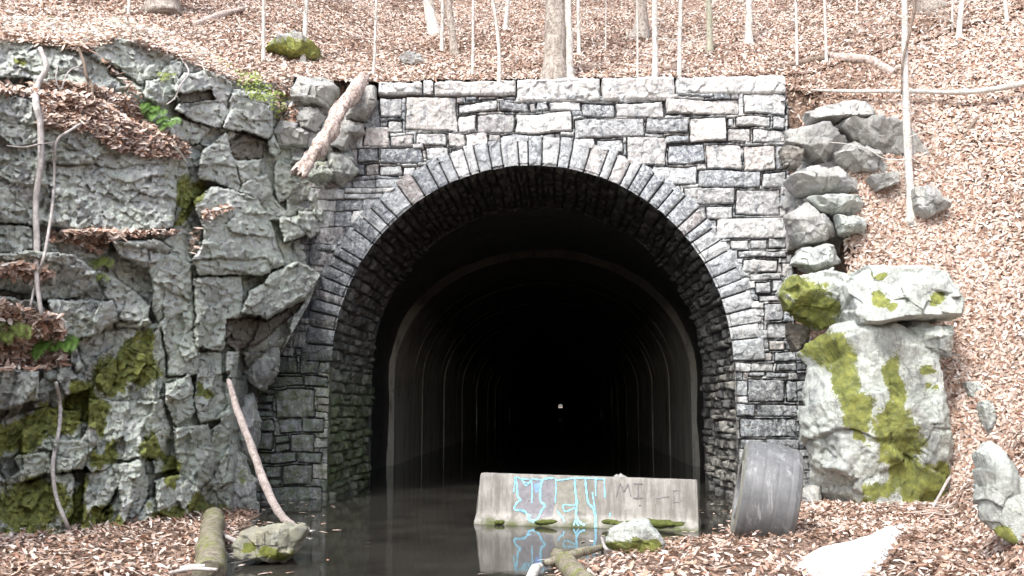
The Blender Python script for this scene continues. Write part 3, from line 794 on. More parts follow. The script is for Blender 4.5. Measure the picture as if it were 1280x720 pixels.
# (outline in the photo, forward offset m, tilt x, tilt y per 100 px, tone, mask)
blocks = [
 ([(-200,30),(0,48),(45,52),(100,62),(150,95),(163,113),(130,113),(75,104),(0,97),(-200,95)], .45, 0, -.25, .6, None),
 ([(-200,113),(0,110),(60,118),(110,122),(150,150),(230,180),(238,215),(228,262),(215,285),(150,292),(60,283),(0,277),(-200,275)], .62, -.12, -.2, .55, None),
 ([(60,205),(150,210),(215,205),(225,240),(215,285),(150,292),(60,283)], .5, 0, .1, .5, None),
 ([(-200,278),(0,280),(40,283),(42,310),(0,325),(-200,330)], .4, 0, -.2, .4, None),
 ([(-200,330),(0,318),(40,312),(90,318),(120,340),(124,358),(100,370),(60,376),(0,362),(-200,370)], .62, 0, -.6, .6, None),
 ([(140,298),(200,300),(215,312),(200,340),(175,332),(150,320)], .6, -.1, -.3, .55, None),
 ([(-200,375),(0,370),(55,380),(70,400),(60,430),(85,455),(50,460),(-200,455)], .35, 0, -.8, .45, None),
 ([(60,374),(138,374),(146,400),(108,428),(78,428),(70,400)], .68, -.25, .1, .65, None),
 ([(88,430),(108,428),(109,455),(97,466),(88,450)], .6, 0, 0, .6, None),
 ([(-200,462),(0,460),(50,462),(48,500),(20,508),(0,514),(-200,520)], .85, 0, 0, .6, None),
 ([(-200,530),(0,525),(60,510),(100,510),(100,560),(60,565),(20,570),(-200,600)], .35, .0, .2, .35, None),
 ([(20,572),(62,563),(68,592),(26,602)], .62, 0, 0, .7, None),
 ([(64,548),(104,548),(110,575),(104,586),(70,592)], .68, -.2, .1, .5, None),
 ([(-200,610),(20,605),(66,596),(62,680),(40,705),(-200,720)], .4, 0, .3, .35, None),
 ([(68,595),(92,592),(92,640),(66,692),(48,692),(60,640)], .55, 0, .1, .6, None),
 ([(92,590),(108,588),(104,640),(98,700),(76,700),(92,645)], -.15, 0, 0, .1, None),
 ([(106,590),(150,582),(152,600),(128,640),(100,690),(104,640)], .5, 0, .1, .55, None),
 ([(130,645),(152,600),(165,600),(160,640),(150,690),(110,692)], .25, 0, .2, .3, None),
 ([(140,582),(178,575),(185,620),(172,660),(140,668),(150,630)], .6, -.2, 0, .6, None),
 ([(166,648),(190,620),(225,622),(232,650),(200,672),(168,675)], .45, 0, 0, .5, None),
 ([(192,600),(236,590),(250,612),(238,640),(222,655),(200,640)], .72, -.1, 0, .65, None),
 ([(112,72),(135,48),(188,52),(218,72),(200,95),(182,108),(168,103),(140,82)], .45, -.2, -.5, .65, None),
 ([(140,84),(170,104),(180,110),(172,122),(150,108),(135,92)], .2, 0, 0, .3, None),
 ([(180,100),(222,95),(226,120),(200,135),(180,125)], .4, 0, -.2, .5, None),
 ([(218,112),(228,92),(262,86),(288,104),(284,140),(274,160),(256,156),(226,132)], .75, -.2, -.1, .6, None),
 ([(222,116),(262,110),(268,126),(225,128)], .4, 0, 0, .4, 'b'),
 ([(225,128),(282,128),(285,140),(272,160),(250,156),(218,138)], .7, 0, .2, .55, None),
 ([(206,150),(225,148),(262,160),(245,180),(215,172)], .5, 0, 0, .45, None),
 ([(288,113),(341,120),(341,168),(333,174),(305,163),(275,160),(284,138)], .85, -.1, 0, .65, None),
 ([(285,176),(305,166),(331,176),(328,198),(292,198)], .3, 0, .4, .5, 'b'),
 ([(250,190),(282,165),(292,200),(300,240),(250,222)], .6, -.1, -.1, .5, None),
 ([(292,200),(328,198),(322,225),(300,228)], .5, 0, 0, .65, None),
 ([(300,228),(335,218),(342,245),(325,255),(298,240)], .55, -.2, 0, .5, None),
 ([(342,168),(350,190),(344,196),(334,190),(334,174)], .5, 0, 0, .5, None),
 ([(242,250),(262,232),(290,236),(322,250),(340,282),(352,330),(338,339),(250,344),(240,325),(256,300)], 1.0, -.25, .1, .75, None),
 ([(240,326),(335,322),(338,342),(250,346)], .9, -.1, .3, .5, None),
 ([(244,348),(300,346),(306,392),(290,420),(276,440),(246,432)], .75, -.1, 0, .6, None),
 ([(185,310),(240,330),(246,432),(250,470),(210,470),(205,420),(190,380)], .5, .1, 0, .6, None),
 ([(345,337),(368,326),(392,333),(405,345),(381,373),(336,400),(302,393),(312,362)], .95, -.3, .1, .35, None),
 ([(283,397),(336,402),(380,376),(372,392),(300,444),(282,428)], .3, -.2, .3, .4, 'b'),
 ([(350,272),(376,268),(388,282),(372,298),(354,304)], .75, 0, .2, .75, None),
 ([(374,262),(398,262),(401,288),(386,296),(374,285)], .65, -.2, 0, .6, None),
 ([(385,240),(418,244),(428,258),(420,272),(402,280),(390,265)], .7, -.4, 0, .45, None),
 ([(345,200),(372,205),(376,240),(350,252),(343,235)], .4, 0, 0, .45, None),
 ([(376,225),(398,225),(392,245),(378,250)], .5, 0, 0, .5, None),
 ([(306,442),(345,436),(342,470),(326,486),(311,472)], .45, -.2, 0, .35, None),
 ([(283,440),(300,440),(302,475),(284,474)], .55, -.2, 0, .6, None),
 ([(208,480),(238,470),(246,515),(222,533),(210,505)], .7, -.3, 0, .55, None),
 ([(246,440),(276,440),(284,520),(250,530),(244,500)], .45, .1, 0, .3, None),
 ([(110,500),(205,500),(215,535),(200,575),(110,575)], .5, 0, .1, .6, None),
 ([(90,425),(200,400),(208,470),(200,500),(110,500),(108,460)], .28, .1, 0, .45, None),
 ([(218,535),(262,530),(270,590),(250,610),(222,590)], .62, -.1, 0, .55, None),
]
moss_l = [(155,462,42,26),(140,480,28,20),(175,440,25,25),(236,250,17,30),(228,272,14,12),(190,556,13,20),(212,590,12,16),(205,572,10,10),(42,630,44,34),(20,545,40,26),(70,528,40,20),(100,500,25,20),
          (128,655,20,28),(100,640,10,50),(250,487,8,8),(30,685,60,22),(215,655,26,18),(165,672,30,14),(126,570,16,14),(30,78,14,6),(120,520,24,20),(330,560,20,25),(258,640,14,25),(270,650,18,25),(340,60,20,6)]
def ellmask(px, py, ells, soft=0.55):
    m = np.zeros(px.shape)
    for (a, b, c, d) in ells:
        r = np.hypot((px - a) / c, (py - b) / d)
        m = np.maximum(m, 1 - sstep(soft, 1.3, r))
    return m
spx = np.arange(-180, 462, 1.25); spy = np.concatenate([np.arange(20, 716, 1.25)])
GX, GY = np.meshgrid(spx, spy); gx = GX.ravel(); gy = GY.ravel()
wx = gx + 5 * fbm2(gx / 30, gy / 30, 101, 3) + 1.5 * fbm2(gx / 6, gy / 6, 102, 2)
wy = gy + 4 * fbm2(gx / 30, gy / 30, 103, 3) + 1.5 * fbm2(gx / 6, gy / 6, 104, 2)
baseY = np.interp(gx, [-300, -180, 0, 100, 200, 300, 350, 400, 440, 470], [-8.8, -8.0, -5.6, -4.9, -3.8, -1.9, -0.75, 0.1, 0.6, 0.9])
baseY = baseY + np.interp(gy, [0, 110, 200, 300, 450, 560, 640, 716], [1.9, 0.95, 0.6, 0.35, 0.25, 0.1, -0.15, -.45])
baseY += 1.75 * sstep(286, 326, gx) * sstep(425, 475, gy)     # hollow beside the portal pier
top = np.interp(gx, [-200, 0, 60, 110, 150, 215, 260, 300, 362, 430, 470], [30, 46, 54, 62, 46, 70, 86, 106, 98, 104, 112])
o_ = np.zeros(gx.shape); tone = np.full(gx.shape, .45); brn = np.zeros(gx.shape); edge = np.full(gx.shape, 99.0)
bg, bt = facet(wx / 46 + 3, wy / 60, 110, 0.2, 1.3, .15, .06)
o_ = 0.22 + bg; tone = .3 + .35 * bt
gapn = sstep(-.1, .35, fbm2(gx / 22, gy / 22, 131, 3))
for i, (poly, off, tx, ty, tn, mk) in enumerate(blocks):
    ins, dist = in_poly(wx, wy, poly)
    cxp = np.mean([p[0] for p in poly]); cyp = np.mean([p[1] for p in poly])
    if cxp < 0: cxp = 30
    off = .45 + (off - .45) * .62
    val = off + tx * (wx - cxp) / 100 + ty * (wy - cyp) / 100
    rnd = 0.05 * (1 - sstep(0, 4, dist)) ** 2
    val = val - rnd
    o_ = np.where(ins, val, o_ - 0.09 * (1 - sstep(0, 2.4, dist)) * (~ins) * (o_ > -.2) * gapn)
    tone = np.where(ins, tn + .12 * (bt - .5), tone)
    edge = np.where(ins, dist, np.minimum(edge, dist))
    brn = np.where(ins, 1.0 if mk == 'b' else 0.0, brn)
# secondary jointing: flat beds high up, steep cleavage low down
s1, t1 = facet((wx + .5 * wy) / 60, (wy - .25 * wx) / 24, 111, 0.075, 1.6, .1, .04)
s2, t2 = facet((wx + .35 * wy) / 24, (wy - .2 * wx) / 46, 112, 0.11, 2.0, .08, .04)
mixv = sstep(330, 430, wy) * (1 - 0) * sstep(-50, 120, wx + 60)
s3, t3 = facet((wx + .3 * wy) / 8, (wy - .2 * wx) / 7, 113, 0.03, 2.2, .15, .1)
rel = o_ + s1 * (1 - mixv) * .8 + s2 * mixv + s3 + 0.05 * fbm2((gx + .3 * gy) / 16, (gy - .3 * gx) / 9, 114, 5, .6)
tone = tone + .14 * sstep(160, 230, gx) + .1 * sstep(300, 100, gy)
tone = tone + 0.3 * ((t1 - .5) * (1 - mixv) + (t2 - .5) * mixv) + .1 * (t3 - .5)
sheetY = baseY - rel
above = np.clip(top - gy, 0, 60)
sheetY = sheetY + 0.05 * above + 0.004 * above ** 2 + 0.4 * sstep(440, 452, gx)
D = fw[None] + ((gx - 640) / F)[:, None] * rt - ((gy - 360) / F)[:, None] * up
sv = CAMP + D * ((sheetY - CY) / D[:, 1])[:, None]
moss = ellmask(gx + 22 * fbm2(gx / 26, gy / 26, 141, 4), gy + 26 * fbm2(gx / 24, gy / 34, 142, 4), moss_l) * .9 + 0.22 * sstep(380, 640, gy) + 0.15 * fbm2(gx / 60, gy / 60, 120, 3)
dark = 0.55 * sstep(284, 300, gx) * sstep(430, 470, gy) + 0.25 * sstep(3.5, 0, edge) + 0.25 * sstep(560, 690, gy) + 0.5 * sstep(290, 330, gx) * sstep(395, 440, gy) * 0.7 + .08 * fbm2(gx / 25, gy / 60, 121, 3)  # shade painted into the hollow and along cracks; darker towards the foot
lim = np.interp(GY[:-1, :-1], [20, 180, 260, 320, 380, 420, 450, 500, 560, 716], [500, 470, 436, 408, 385, 362, 348, 330, 326, 330])
cq = grid_quads(GX.shape[0], GX.shape[1], GX[:-1, :-1] < lim)
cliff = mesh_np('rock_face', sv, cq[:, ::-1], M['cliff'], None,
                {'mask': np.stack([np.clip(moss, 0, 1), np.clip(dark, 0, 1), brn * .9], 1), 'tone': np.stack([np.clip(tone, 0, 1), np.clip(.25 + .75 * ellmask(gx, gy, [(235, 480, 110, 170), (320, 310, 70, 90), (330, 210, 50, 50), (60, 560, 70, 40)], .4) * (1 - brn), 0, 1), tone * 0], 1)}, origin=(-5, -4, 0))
meta(cliff, 'grey blocky bedrock cliff streaked with green moss and pale lichen left of the tunnel', 'rock cliff')
sheetG = sheetY.reshape(GX.shape)
def sheet_pt(px, py, out=0.05):
    j = int(np.clip((px - spx[0]) / 1.25, 0, len(spx) - 1)); i = int(np.clip((py - spy[0]) / 1.25, 0, len(spy) - 1))
    yv = sheetG[max(0, i - 3):i + 4, max(0, j - 3):j + 4].min()
    return P(px, py, yv - out)

# ------------------------------------------------------------------ rocks and boulders
ROCKS = []
def Yhit(px, py): return float(hit(px, py)[1])
def rock(name, label, cat, poly, Y, thick, seed, mat='boulder', tone=.5, moss=(), moss_top=0.0, dark=0.0, brown=0.0, e=0.55, cuts=9, group=None, rough=0.035, res=(150, 70), embed=None, extra=None):
    pts = np.array([P(px, py, Y) for px, py in poly])
    cen = pts.mean(0)
    px2 = pts[:, [0, 2]] - cen[[0, 2]]
    nt, npn = res
    th = np.arange(nt) / nt * 2 * math.pi
    Rr = np.zeros(nt)
    for i in range(len(px2)):
        a, b = px2[i], px2[(i + 1) % len(px2)]
        dx, dz = np.cos(th), np.sin(th)
        e_ = b - a
        den = dx * e_[1] - dz * e_[0]
        t = (a[0] * e_[1] - a[1] * e_[0]) / np.where(abs(den) < 1e-9, 1e-9, den)
        s = (a[0] * dz - a[1] * dx) / np.where(abs(den) < 1e-9, 1e-9, den)
        ok = (t > 0) & (s >= -1e-6) & (s <= 1 + 1e-6)
        Rr = np.where(ok, np.maximum(Rr, t), Rr)
    Rr = np.where(Rr < 1e-4, Rr.max() * .6, Rr)
    ph = np.linspace(-math.pi / 2, math.pi / 2, 4001)
    c1 = np.abs(np.cos(ph)) ** e; s1_ = np.sign(np.sin(ph)) * np.abs(np.sin(ph)) ** e
    al = np.concatenate([[0], np.cumsum(np.hypot(np.diff(c1), np.diff(s1_)))]); tt_ = np.linspace(0, al[-1], npn)
    cp = np.repeat(np.interp(tt_, al, c1)[:, None], nt, 1); sp_ = np.repeat(np.interp(tt_, al, s1_)[:, None], nt, 1)
    T = np.repeat(th[None], npn, 0)
    RR = np.repeat(Rr[None], npn, 0)
    size = np.sqrt(abs(Rr.mean()) * 1.0)
    v = np.stack([RR * cp * np.cos(T), thick * sp_, RR * cp * np.sin(T)], -1).reshape(-1, 3)
    rng = np.random.default_rng(seed)
    sc = Rr.mean()
    for k in range(cuts):
        n = rng.normal(size=3); n[1] = -abs(n[1]) - 0.5 if k % 4 else abs(n[1]) + .5
        n /= np.linalg.norm(n)
        s = v @ n; hmax = s.max(); h_ = hmax * rng.uniform(.62, .9)
        v = v - n[None] * (np.maximum(s - h_, 0) * .92)[:, None]
    nrm = v / (np.linalg.norm(v, axis=1)[:, None] + 1e-9)
    fr = fbm(v * (2.2 / sc) * .9 + seed, seed, 3); fr2 = fbm(v * 8 + seed, seed + 4, 3, .5)
    fc, ft = facet(v[:, 0] * 2.2 / sc + v[:, 1] + seed, v[:, 2] * 2.0 / sc + v[:, 1] * .6 + v[:, 0] * .5 / sc, seed + 9, 0.07 * sc, 2.0, .2, .06)
    v = v + nrm * (fr * .07 * sc + fr2 * rough * min(1, sc * 1.6) + fc * sstep(0, .4 * sc, np.linalg.norm(v, axis=1)))[:, None]
    w = v + cen
    wpx, wpy = proj(w)
    zn = (w[:, 2] - w[:, 2].min()) / (np.ptp(w[:, 2]) + 1e-6)
    mm = ellmask(wpx + 16 * fbm(w * 3, 143, 4), wpy + 18 * fbm(w * 3, 144, 4), moss) * .9 if len(moss) else np.zeros(len(w))
    nz = nrm[:, 2]
    mm = np.clip(mm + moss_top * sstep(-.2, .6, nz) + .12 * fr, 0, 1)
    tn = np.clip(tone + .22 * (ft - .5) + .1 * fr, 0, 1)
    q = grid_quads(npn, nt, closed=True)
    org = (cen[0], cen[1], w[:, 2].min())
    o = mesh_np(name, w, q[:, ::-1], M[mat], None, {'mask': np.stack([mm, np.clip(dark + 0 * mm, 0, 1), np.clip(brown + 0 * mm, 0, 1)], 1), 'tone': np.stack([tn, tn * 0 + (.5 if mat == 'pale' else .12), tn], 1)}, origin=org, smooth=True)
    meta(o, label, cat, group)
    ROCKS.append((w, o))
    return o


G1 = 'loose blocks left of the portal wall'
rock('boulder', 'pale grey block on the leafy edge above the fallen log, topmost of the loose blocks', 'boulder', [(361,102),(375,97),(414,100),(423,112),(412,136),(385,131),(363,121)], -0.15, .32, 11, tone=.62, group=G1)
rock('boulder', 'smooth pale slab just under the topmost loose block beside the fallen log', 'boulder', [(368,152),(384,137),(401,137),(406,150),(396,166),(380,162)], -.1, .25, 12, tone=.7, group=G1)
rock('boulder', 'pale flat fronted block between the square cliff block and the fallen log', 'boulder', [(341,158),(368,150),(387,163),(380,182),(350,184)], -.25, .28, 13, tone=.75, group=G1)
rock('boulder', 'five sided grey block wedged between the fallen log and the portal wall', 'boulder', [(417,153),(450,149),(456,165),(442,171),(432,191),(415,188)], -.22, .3, 14, tone=.6, group=G1)
rock('boulder', 'brown triangular block leaning on the top left end of the wall', 'boulder', [(471,107),(456,110),(447,124),(432,148),(456,150),(470,128)], -.2, .25, 15, tone=.6, brown=.4, group=G1)
rock('boulder', 'small pale block partly behind the lower half of the fallen log', 'boulder', [(400,166),(415,164),(416,190),(402,206),(394,196)], -.3, .2, 16, tone=.65, group=G1)
rock('boulder', 'mossy grey chunk under the broken lower end of the fallen log', 'boulder', [(384,205),(412,204),(418,222),(398,232),(384,225)], -.5, .25, 17, 'cliff', tone=.4, moss_top=.4, group=G1)
rock('boulder', 'dark angular rock between the pale log and the arch ring', 'boulder', [(410,192),(440,188),(446,215),(428,232),(412,222)], -.18, .25, 18, 'cliff', tone=.4, group=G1)

G4 = 'dark rocks in the hollow beside the portal pier'
rock('boulder', 'grey block hanging under the overhang left of the arch foot', 'boulder', [(304,440),(346,433),(345,468),(328,487),(310,474)], -.75, .3, 61, 'cliff', tone=.35, dark=.2, group=G4)
rock('boulder', 'narrow dark rock in the hollow behind the leaning branch', 'boulder', [(284,478),(312,486),(324,530),(316,580),(292,590),(278,540)], -1.1, .35, 62, 'cliff', tone=.35, dark=.3, moss_top=.2, group=G4)
rock('boulder', 'dark mossy lump at the cliff foot above the short thick log', 'boulder', [(262,575),(296,568),(320,600),(322,636),(298,660),(262,652),(254,610)], -1.9, .4, 63, 'cliff', tone=.25, dark=.35, moss_top=.35, group=G4)
G2 = 'grey boulders right of the portal wall'
def rr_(lab, poly, Y, thick, seed, mat='boulder', **k):
    cxp = sum(p[0] for p in poly) / len(poly); cyp = sum(p[1] for p in poly) / len(poly)
    return rock('boulder', lab, 'boulder', poly, min(Yhit(cxp, cyp) - .15, -.95 - (cyp - 130) * .002), thick + .1, seed, mat, group=G2, **k)
rock('outcrop', 'dark weathered outcrop holding the boulder pile together right of the wall', 'outcrop', [(990,172),(1012,142),(1090,136),(1150,170),(1156,206),(1120,232),(1092,262),(1078,300),(1040,318),(996,328),(990,250)], -0.7, .5, 60, tone=.35, brown=.2, cuts=14, e=.35, res=(260, 120), rough=.08)
rr_('long brown grey slab sloping down from the right end of the wall', [(981,162),(1032,158),(1060,186),(1042,212),(1005,190),(984,178)], -.35, .35, 21, tone=.5, brown=.25)
rr_('pale top slab of the boulder pile right of the wall', [(1008,140),(1052,128),(1088,136),(1090,152),(1050,156),(1012,152)], .3, .45, 22, tone=.75)
rr_('long dark grey slab running behind the tall white tree', [(1042,158),(1090,150),(1126,158),(1153,190),(1152,206),(1118,202),(1066,178)], -.15, .45, 23, tone=.42)
rr_('blunt rounded block in the middle of the boulder pile', [(1040,186),(1072,175),(1098,193),(1092,216),(1062,217),(1044,208)], -.6, .3, 24, tone=.45)
rr_('brown wedge boulder overhanging a gap beside the wall', [(984,224),(1008,212),(1042,213),(1076,234),(1082,250),(1030,248),(998,244)], -.7, .35, 25, tone=.55, brown=.25)
rr_('white faced flat stone beneath the brown wedge boulder', [(1000,248),(1084,246),(1092,262),(1062,272),(1028,269)], -.75, .3, 26, 'pale', tone=.5)
rr_('blue grey triangular block below the white faced flat stone', [(983,268),(1004,254),(1048,292),(1022,306),(1000,305),(988,292)], -.75, .3, 27, tone=.6)
rr_('pale stone half buried in leaves right of the blue grey block', [(1040,271),(1082,274),(1076,292),(1048,294)], -.7, .3, 28, 'pale', tone=.45)
rr_('small dark round boulder against the end of the wall', [(974,186),(998,180),(1006,198),(996,212),(978,210)], -.45, .2, 29, tone=.3, brown=.5)
rr_('low grey stone left of the white tree under the long slab', [(1084,222),(1120,217),(1120,231),(1096,239)], -.55, .25, 30, tone=.45)
rr_('dark grey boulder on the leaves just right of the white tree foot', [(1140,236),(1165,234),(1186,260),(1158,273),(1143,264)], Yhit(1160,262) + .1, .3, 31, tone=.42)
rr_('small rounded stone at the wall edge above the mossy rock', [(1000,312),(1040,304),(1050,330),(1015,340),(990,330)], -1.1, .3, 32, 'pale', tone=.5)

G3 = 'moss streaked rocks right of the tunnel'
moss_r = [(1030,436,32,28),(1058,470,18,50),(1072,515,22,28),(1118,492,13,52),(1120,545,34,40),(1128,585,20,38),(1098,612,30,14),(1085,632,15,12),(1155,598,40,22),(1152,620,30,14),(1170,492,11,9),(1162,468,14,5),
          (1100,345,11,6),(1105,380,10,8),(1165,370,12,9),(1117,386,8,8),(1070,545,10,10)]
rock('mossy_boulder', 'large white grey boulder with green moss streaks behind the snow patch', 'boulder', [(1004,420),(1060,409),(1140,405),(1176,420),(1190,450),(1198,520),(1201,570),(1188,612),(1130,664),(1062,672),(1036,645),(1010,600),(1003,520)], -2.35, .8, 41, 'pale', tone=.42, moss=moss_r, group=G3, cuts=12, res=(300, 150), e=.45, rough=.05)
rock('mossy_boulder', 'pale overhanging cap rock with small moss tufts on top of the large boulder', 'boulder', [(1058,385),(1062,346),(1085,337),(1150,335),(1172,344),(1190,380),(1188,398),(1150,402),(1064,408)], -2.75, .7, 42, 'pale', tone=.55, moss=moss_r, group=G3, cuts=8, res=(240, 110), e=.42)
rock('mossy_boulder', 'rounded boulder almost wholly covered in green moss against the wall', 'boulder', [(977,370),(986,348),(1038,340),(1062,350),(1064,404),(1024,412),(988,394)], -2.0, .6, 43, 'pale', tone=.45, moss=[(1015,385,42,34),(1000,370,26,26)], group=G3, cuts=6, res=(200, 90))
rock('mossy_boulder', 'small cracked slab at the upper right shoulder of the large boulder', 'boulder', [(1138,410),(1186,408),(1196,448),(1170,446),(1150,432)], -2.9, .4, 44, 'pale', tone=.5, group=G3)
rock('boulder', 'dark stone filling the gap between tyre and moss streaked boulder', 'boulder', [(998,612),(1020,606),(1026,640),(1016,652),(1000,650)], -2.0, .25, 45, tone=.35, dark=.3)
rock('boulder', 'brown wedge of rock between the wall and the mossy boulder', 'boulder', [(984,404),(1012,408),(1008,430),(992,440),(984,425)], -1.5, .3, 46, tone=.4, brown=.6)
ys_ = -8.35
rock('boulder', 'tilted pale slab standing in the leaves at the right edge of the photo', 'boulder', [(1221,566),(1240,551),(1258,574),(1282,602),(1300,650),(1262,690),(1244,682),(1226,640)], Yhit(1262,690) - .05, .22, 47, 'pale', tone=.4, moss=[(1256,672,14,22)], cuts=6)
rock('boulder', 'small pale stone on the leaf slope right of the large mossy boulder', 'boulder', [(1204,478),(1222,476),(1232,494),(1212,498)], Yhit(1218,494), .16, 48, 'pale', tone=.45)
rock('boulder', 'narrow grey stone poking from the leaves below the small pale stone', 'boulder', [(1222,505),(1238,500),(1248,535),(1232,545)], Yhit(1236,540), .15, 49, 'pale', tone=.4)
rock('squared_rock', 'squared tan rock with green moss lying at the left pond edge', 'rock', [(302,678),(312,662),(352,655),(374,658),(379,664),(372,688),(356,703),(318,698),(303,690)], -6.4, .3, 50, 'tan', tone=.5, moss=[(345,690,26,8),(312,682,12,9)], cuts=4, e=.25, brown=.0, rough=.012)
rock('pond_rock', 'pale angular rock with mossy foot in front of the concrete barrier', 'rock', [(757,682),(760,660),(785,652),(808,650),(822,664),(834,682),(820,692),(775,692)], -5.7, .25, 51, 'pale', tone=.45, moss=[(790,692,46,15)], cuts=7, e=.5)
rock('pond_rock', 'small stone peeping over the top of the concrete barrier', 'rock', [(758,612),(768,595),(776,592),(790,600),(796,612)], -2.4, .2, 52, 'boulder', tone=.5)
rock('hillside_rock', 'yellow green mossy rock on the hillside behind the small leaning tree', 'rock', [(333,66),(345,48),(375,44),(396,58),(404,72),(370,76)], Yhit(368, 76) + .1, .4, 53, 'boulder', tone=.5, moss=[(368,60,60,20)])
rock('hillside_rock', 'small grey rock alone on the leaves above the left cap stones', 'rock', [(500,72),(510,66),(526,68),(531,80),(518,83),(503,80)], Yhit(516, 82) + .05, .2, 54, 'boulder', tone=.6)

# ------------------------------------------------------------------ trees
def limb(acc, p, d, length, r, depth, rng):
    n = 7
    pts = [p]; dd = d.copy()
    for i in range(n):
        dd = dd + rng.normal(0, .12, 3); dd[2] += .04; dd /= np.linalg.norm(dd)
        pts.append(pts[-1] + dd * length / n)
    pts = np.array(pts)
    acc.tube(pts, np.linspace(r, r * .25, n + 1), 5)
    if depth > 0:
        for k in range(3):
            i = rng.integers(2, n)
            nd = dd + rng.normal(0, .6, 3); nd[2] = abs(nd[2]) * .7; nd /= np.linalg.norm(nd)
            limb(acc, pts[i], nd, length * .6, r * .5, depth - 1, rng)

TREES = 'bare trees on the hillside above the tunnel'
def tree(px, py, wpx, toppx, label, mat='bark_pale', H=None, flare=1.75, bend=0.0, twin=None, extra_top=None, seed=0):
    base = hit(px, py)
    dist = (base - CAMP) @ fw
    r = wpx / 2 / F * dist
    # a second photo point at the top edge fixes the lean
    ty = -10 if py > 5 else py - 60
    q = P(toppx, ty, base[1]); d = q - base; d[1] = 0
    sl = d / max(d[2], 0.15)
    sl[0] = np.clip(sl[0], -.7, .7)
    H = H or min(13, 5 + r * 55)
    rng = np.random.default_rng(seed + int(px))
    n = 26
    zt = np.linspace(0, 1, n) ** 1.4
    pts = np.zeros((n, 3))
    vis = max(d[2], .3)
    hh = zt * H
    lean = sl[0] * np.minimum(hh, vis) + sl[0] * .3 * np.maximum(hh - vis, 0)
    pts[:, 0] = base[0] + lean + bend * np.sin(np.minimum(hh / vis, 1.5) * math.pi) + rng.normal(0, 1, n).cumsum() * r * .1 * (hh > .2)
    pts[:, 1] = base[1] + rng.normal(0, 1, n).cumsum() * r * .08
    pts[:, 2] = base[2] - .12 + hh
    rad = r * (1 - .75 * hh / H) * (1 + (flare - 1) * np.exp(-hh / (r * 2.2 + .02)))
    o = empty('tree', tuple(base))
    meta(o, label, 'tree', TREES)
    a = Acc(); a.tube(pts, rad, 14 if r > .07 else 8, .25 if r > .07 else .1, int(px))
    if flare > 1.8:      # surface roots
        for k in range(6):
            an = k / 6 * 6.28 + rng.uniform(0, .6); L = r * rng.uniform(3, 6)
            rp = np.array([base + np.array([math.cos(an), math.sin(an), 0]) * L * f for f in np.linspace(.1, 1, 6)])
            rp[:, 1] = np.maximum(rp[:, 1], .5) if base[1] > .5 else rp[:, 1]; rp[:, 2] = np.clip(terrain(rp[:, 0], rp[:, 1]), base[2] - .3, base[2] + .3) + r * .3 * (1 - np.linspace(0, 1.3, 6)) + r * np.array([.9, .3, 0, 0, 0, 0])
            a.tube(rp, np.linspace(r * .4, r * .1, 6), 6)
    a.build('trunk', M[mat], o, tuple(base))
    for k in range(5 if r > .05 else 3):
        i = int(n * rng.uniform(.62, .97)); an = rng.uniform(0, 6.28)
        if pts[i, 2] < base[2] + vis + .3: i = n - 2
        dd = np.array([math.cos(an) * .6, math.sin(an) * .6, .7]); dd /= np.linalg.norm(dd)
        b = Acc(); limb(b, pts[i], dd, H * rng.uniform(.16, .3), rad[i] * .6, 1, rng)
        b.build('branch', M[mat], o, tuple(base))
    for k in range(2 if r > .02 else 0):
        hz = vis * rng.uniform(.35, .95); i = int(np.argmin(np.abs(hh - hz))); an = rng.uniform(0, 6.28)
        dd = np.array([math.cos(an) * .8, math.sin(an) * .5, .5]); dd /= np.linalg.norm(dd)
        b = Acc(); limb(b, pts[i], dd, rng.uniform(.4, 1.0), min(.012, r * .3), 1, rng)
        b.build('branch', M[mat], o, tuple(base))
    return o
tree(204, 16, 30, 200, 'thick grey trunk at the top left edge of the hillside', 'bark_grey', flare=1.7)
tree(161, 20, 4, 161, 'thin pale sapling left of the thick top left trunk')
tree(329, 78, 5, 330, 'thin white sapling left of the yellow green mossy rock')
tree(378, 79, 7, 384, 'slender white tree in front of the yellow green mossy rock', flare=2)
tree(467, 92, 4, 470, 'thin white sapling above the top of the fallen log')
tree(546, 44, 13, 534, 'leftmost and thickest trunk of the white clump above the big square stone', flare=1.6)
tree(553, 66, 5, 553, 'thin straight stem in the middle of the white clump')
tree(571, 70, 9, 562, 'right leaning grey stem of the white clump', 'bark_grey')
tree(591, 95, 4, 592, 'thin straight sapling right of the white clump')
tree(624, 102, 5, 615, 'curved white sapling rising over the third cap stone', bend=.05)
tree(631, 38, 6, 634, 'white trunk farther up behind the curved sapling', flare=1.9)
tree(694, 99, 27, 688, 'thickest brown grey trunk rising behind the middle of the wall', 'bark_grey', flare=1.4)
tree(713, 101, 10, 713, 'bright white trunk touching the right side of the thickest trunk')
tree(724, 68, 5, 724, 'thin white stem just right of the bright white trunk')
tree(757, 62, 2, 757, 'hair thin sapling between the thick trunk and the rooted tree')
tree(798, 50, 14, 800, 'tree with spreading surface roots up the slope', 'bark_grey', flare=2.6)
tree(797, 100, 2.5, 796, 'very thin pale stem below the tree with spreading roots')
tree(818, 103, 8, 818, 'straight white trunk just behind the fifth cap stone')
tree(848, 104, 6, 851, 'slim white trunk right above the joint of the last two cap stones')
tree(887, 66, 8, 885, 'olive grey trunk above the long right cap stone', 'bark_olive', flare=1.7)
tree(936, 56, 9, 936, 'smooth white trunk right of the olive grey trunk', flare=2.0)
tree(996, 85, 4, 994, 'thin pale sapling up and right of the wall corner')
tree(1033, 81, 4, 1031, 'thin pale sapling beside the fallen pale trunk', flare=1.8)
t18 = tree(1138, 272, 11, 1127, 'tall white tree standing in the leaves right of the boulders', flare=1.8, H=9)
tree(1165, 14, 26, 1160, 'broad grey trunk at the top right crest', 'bark_grey', flare=1.5)
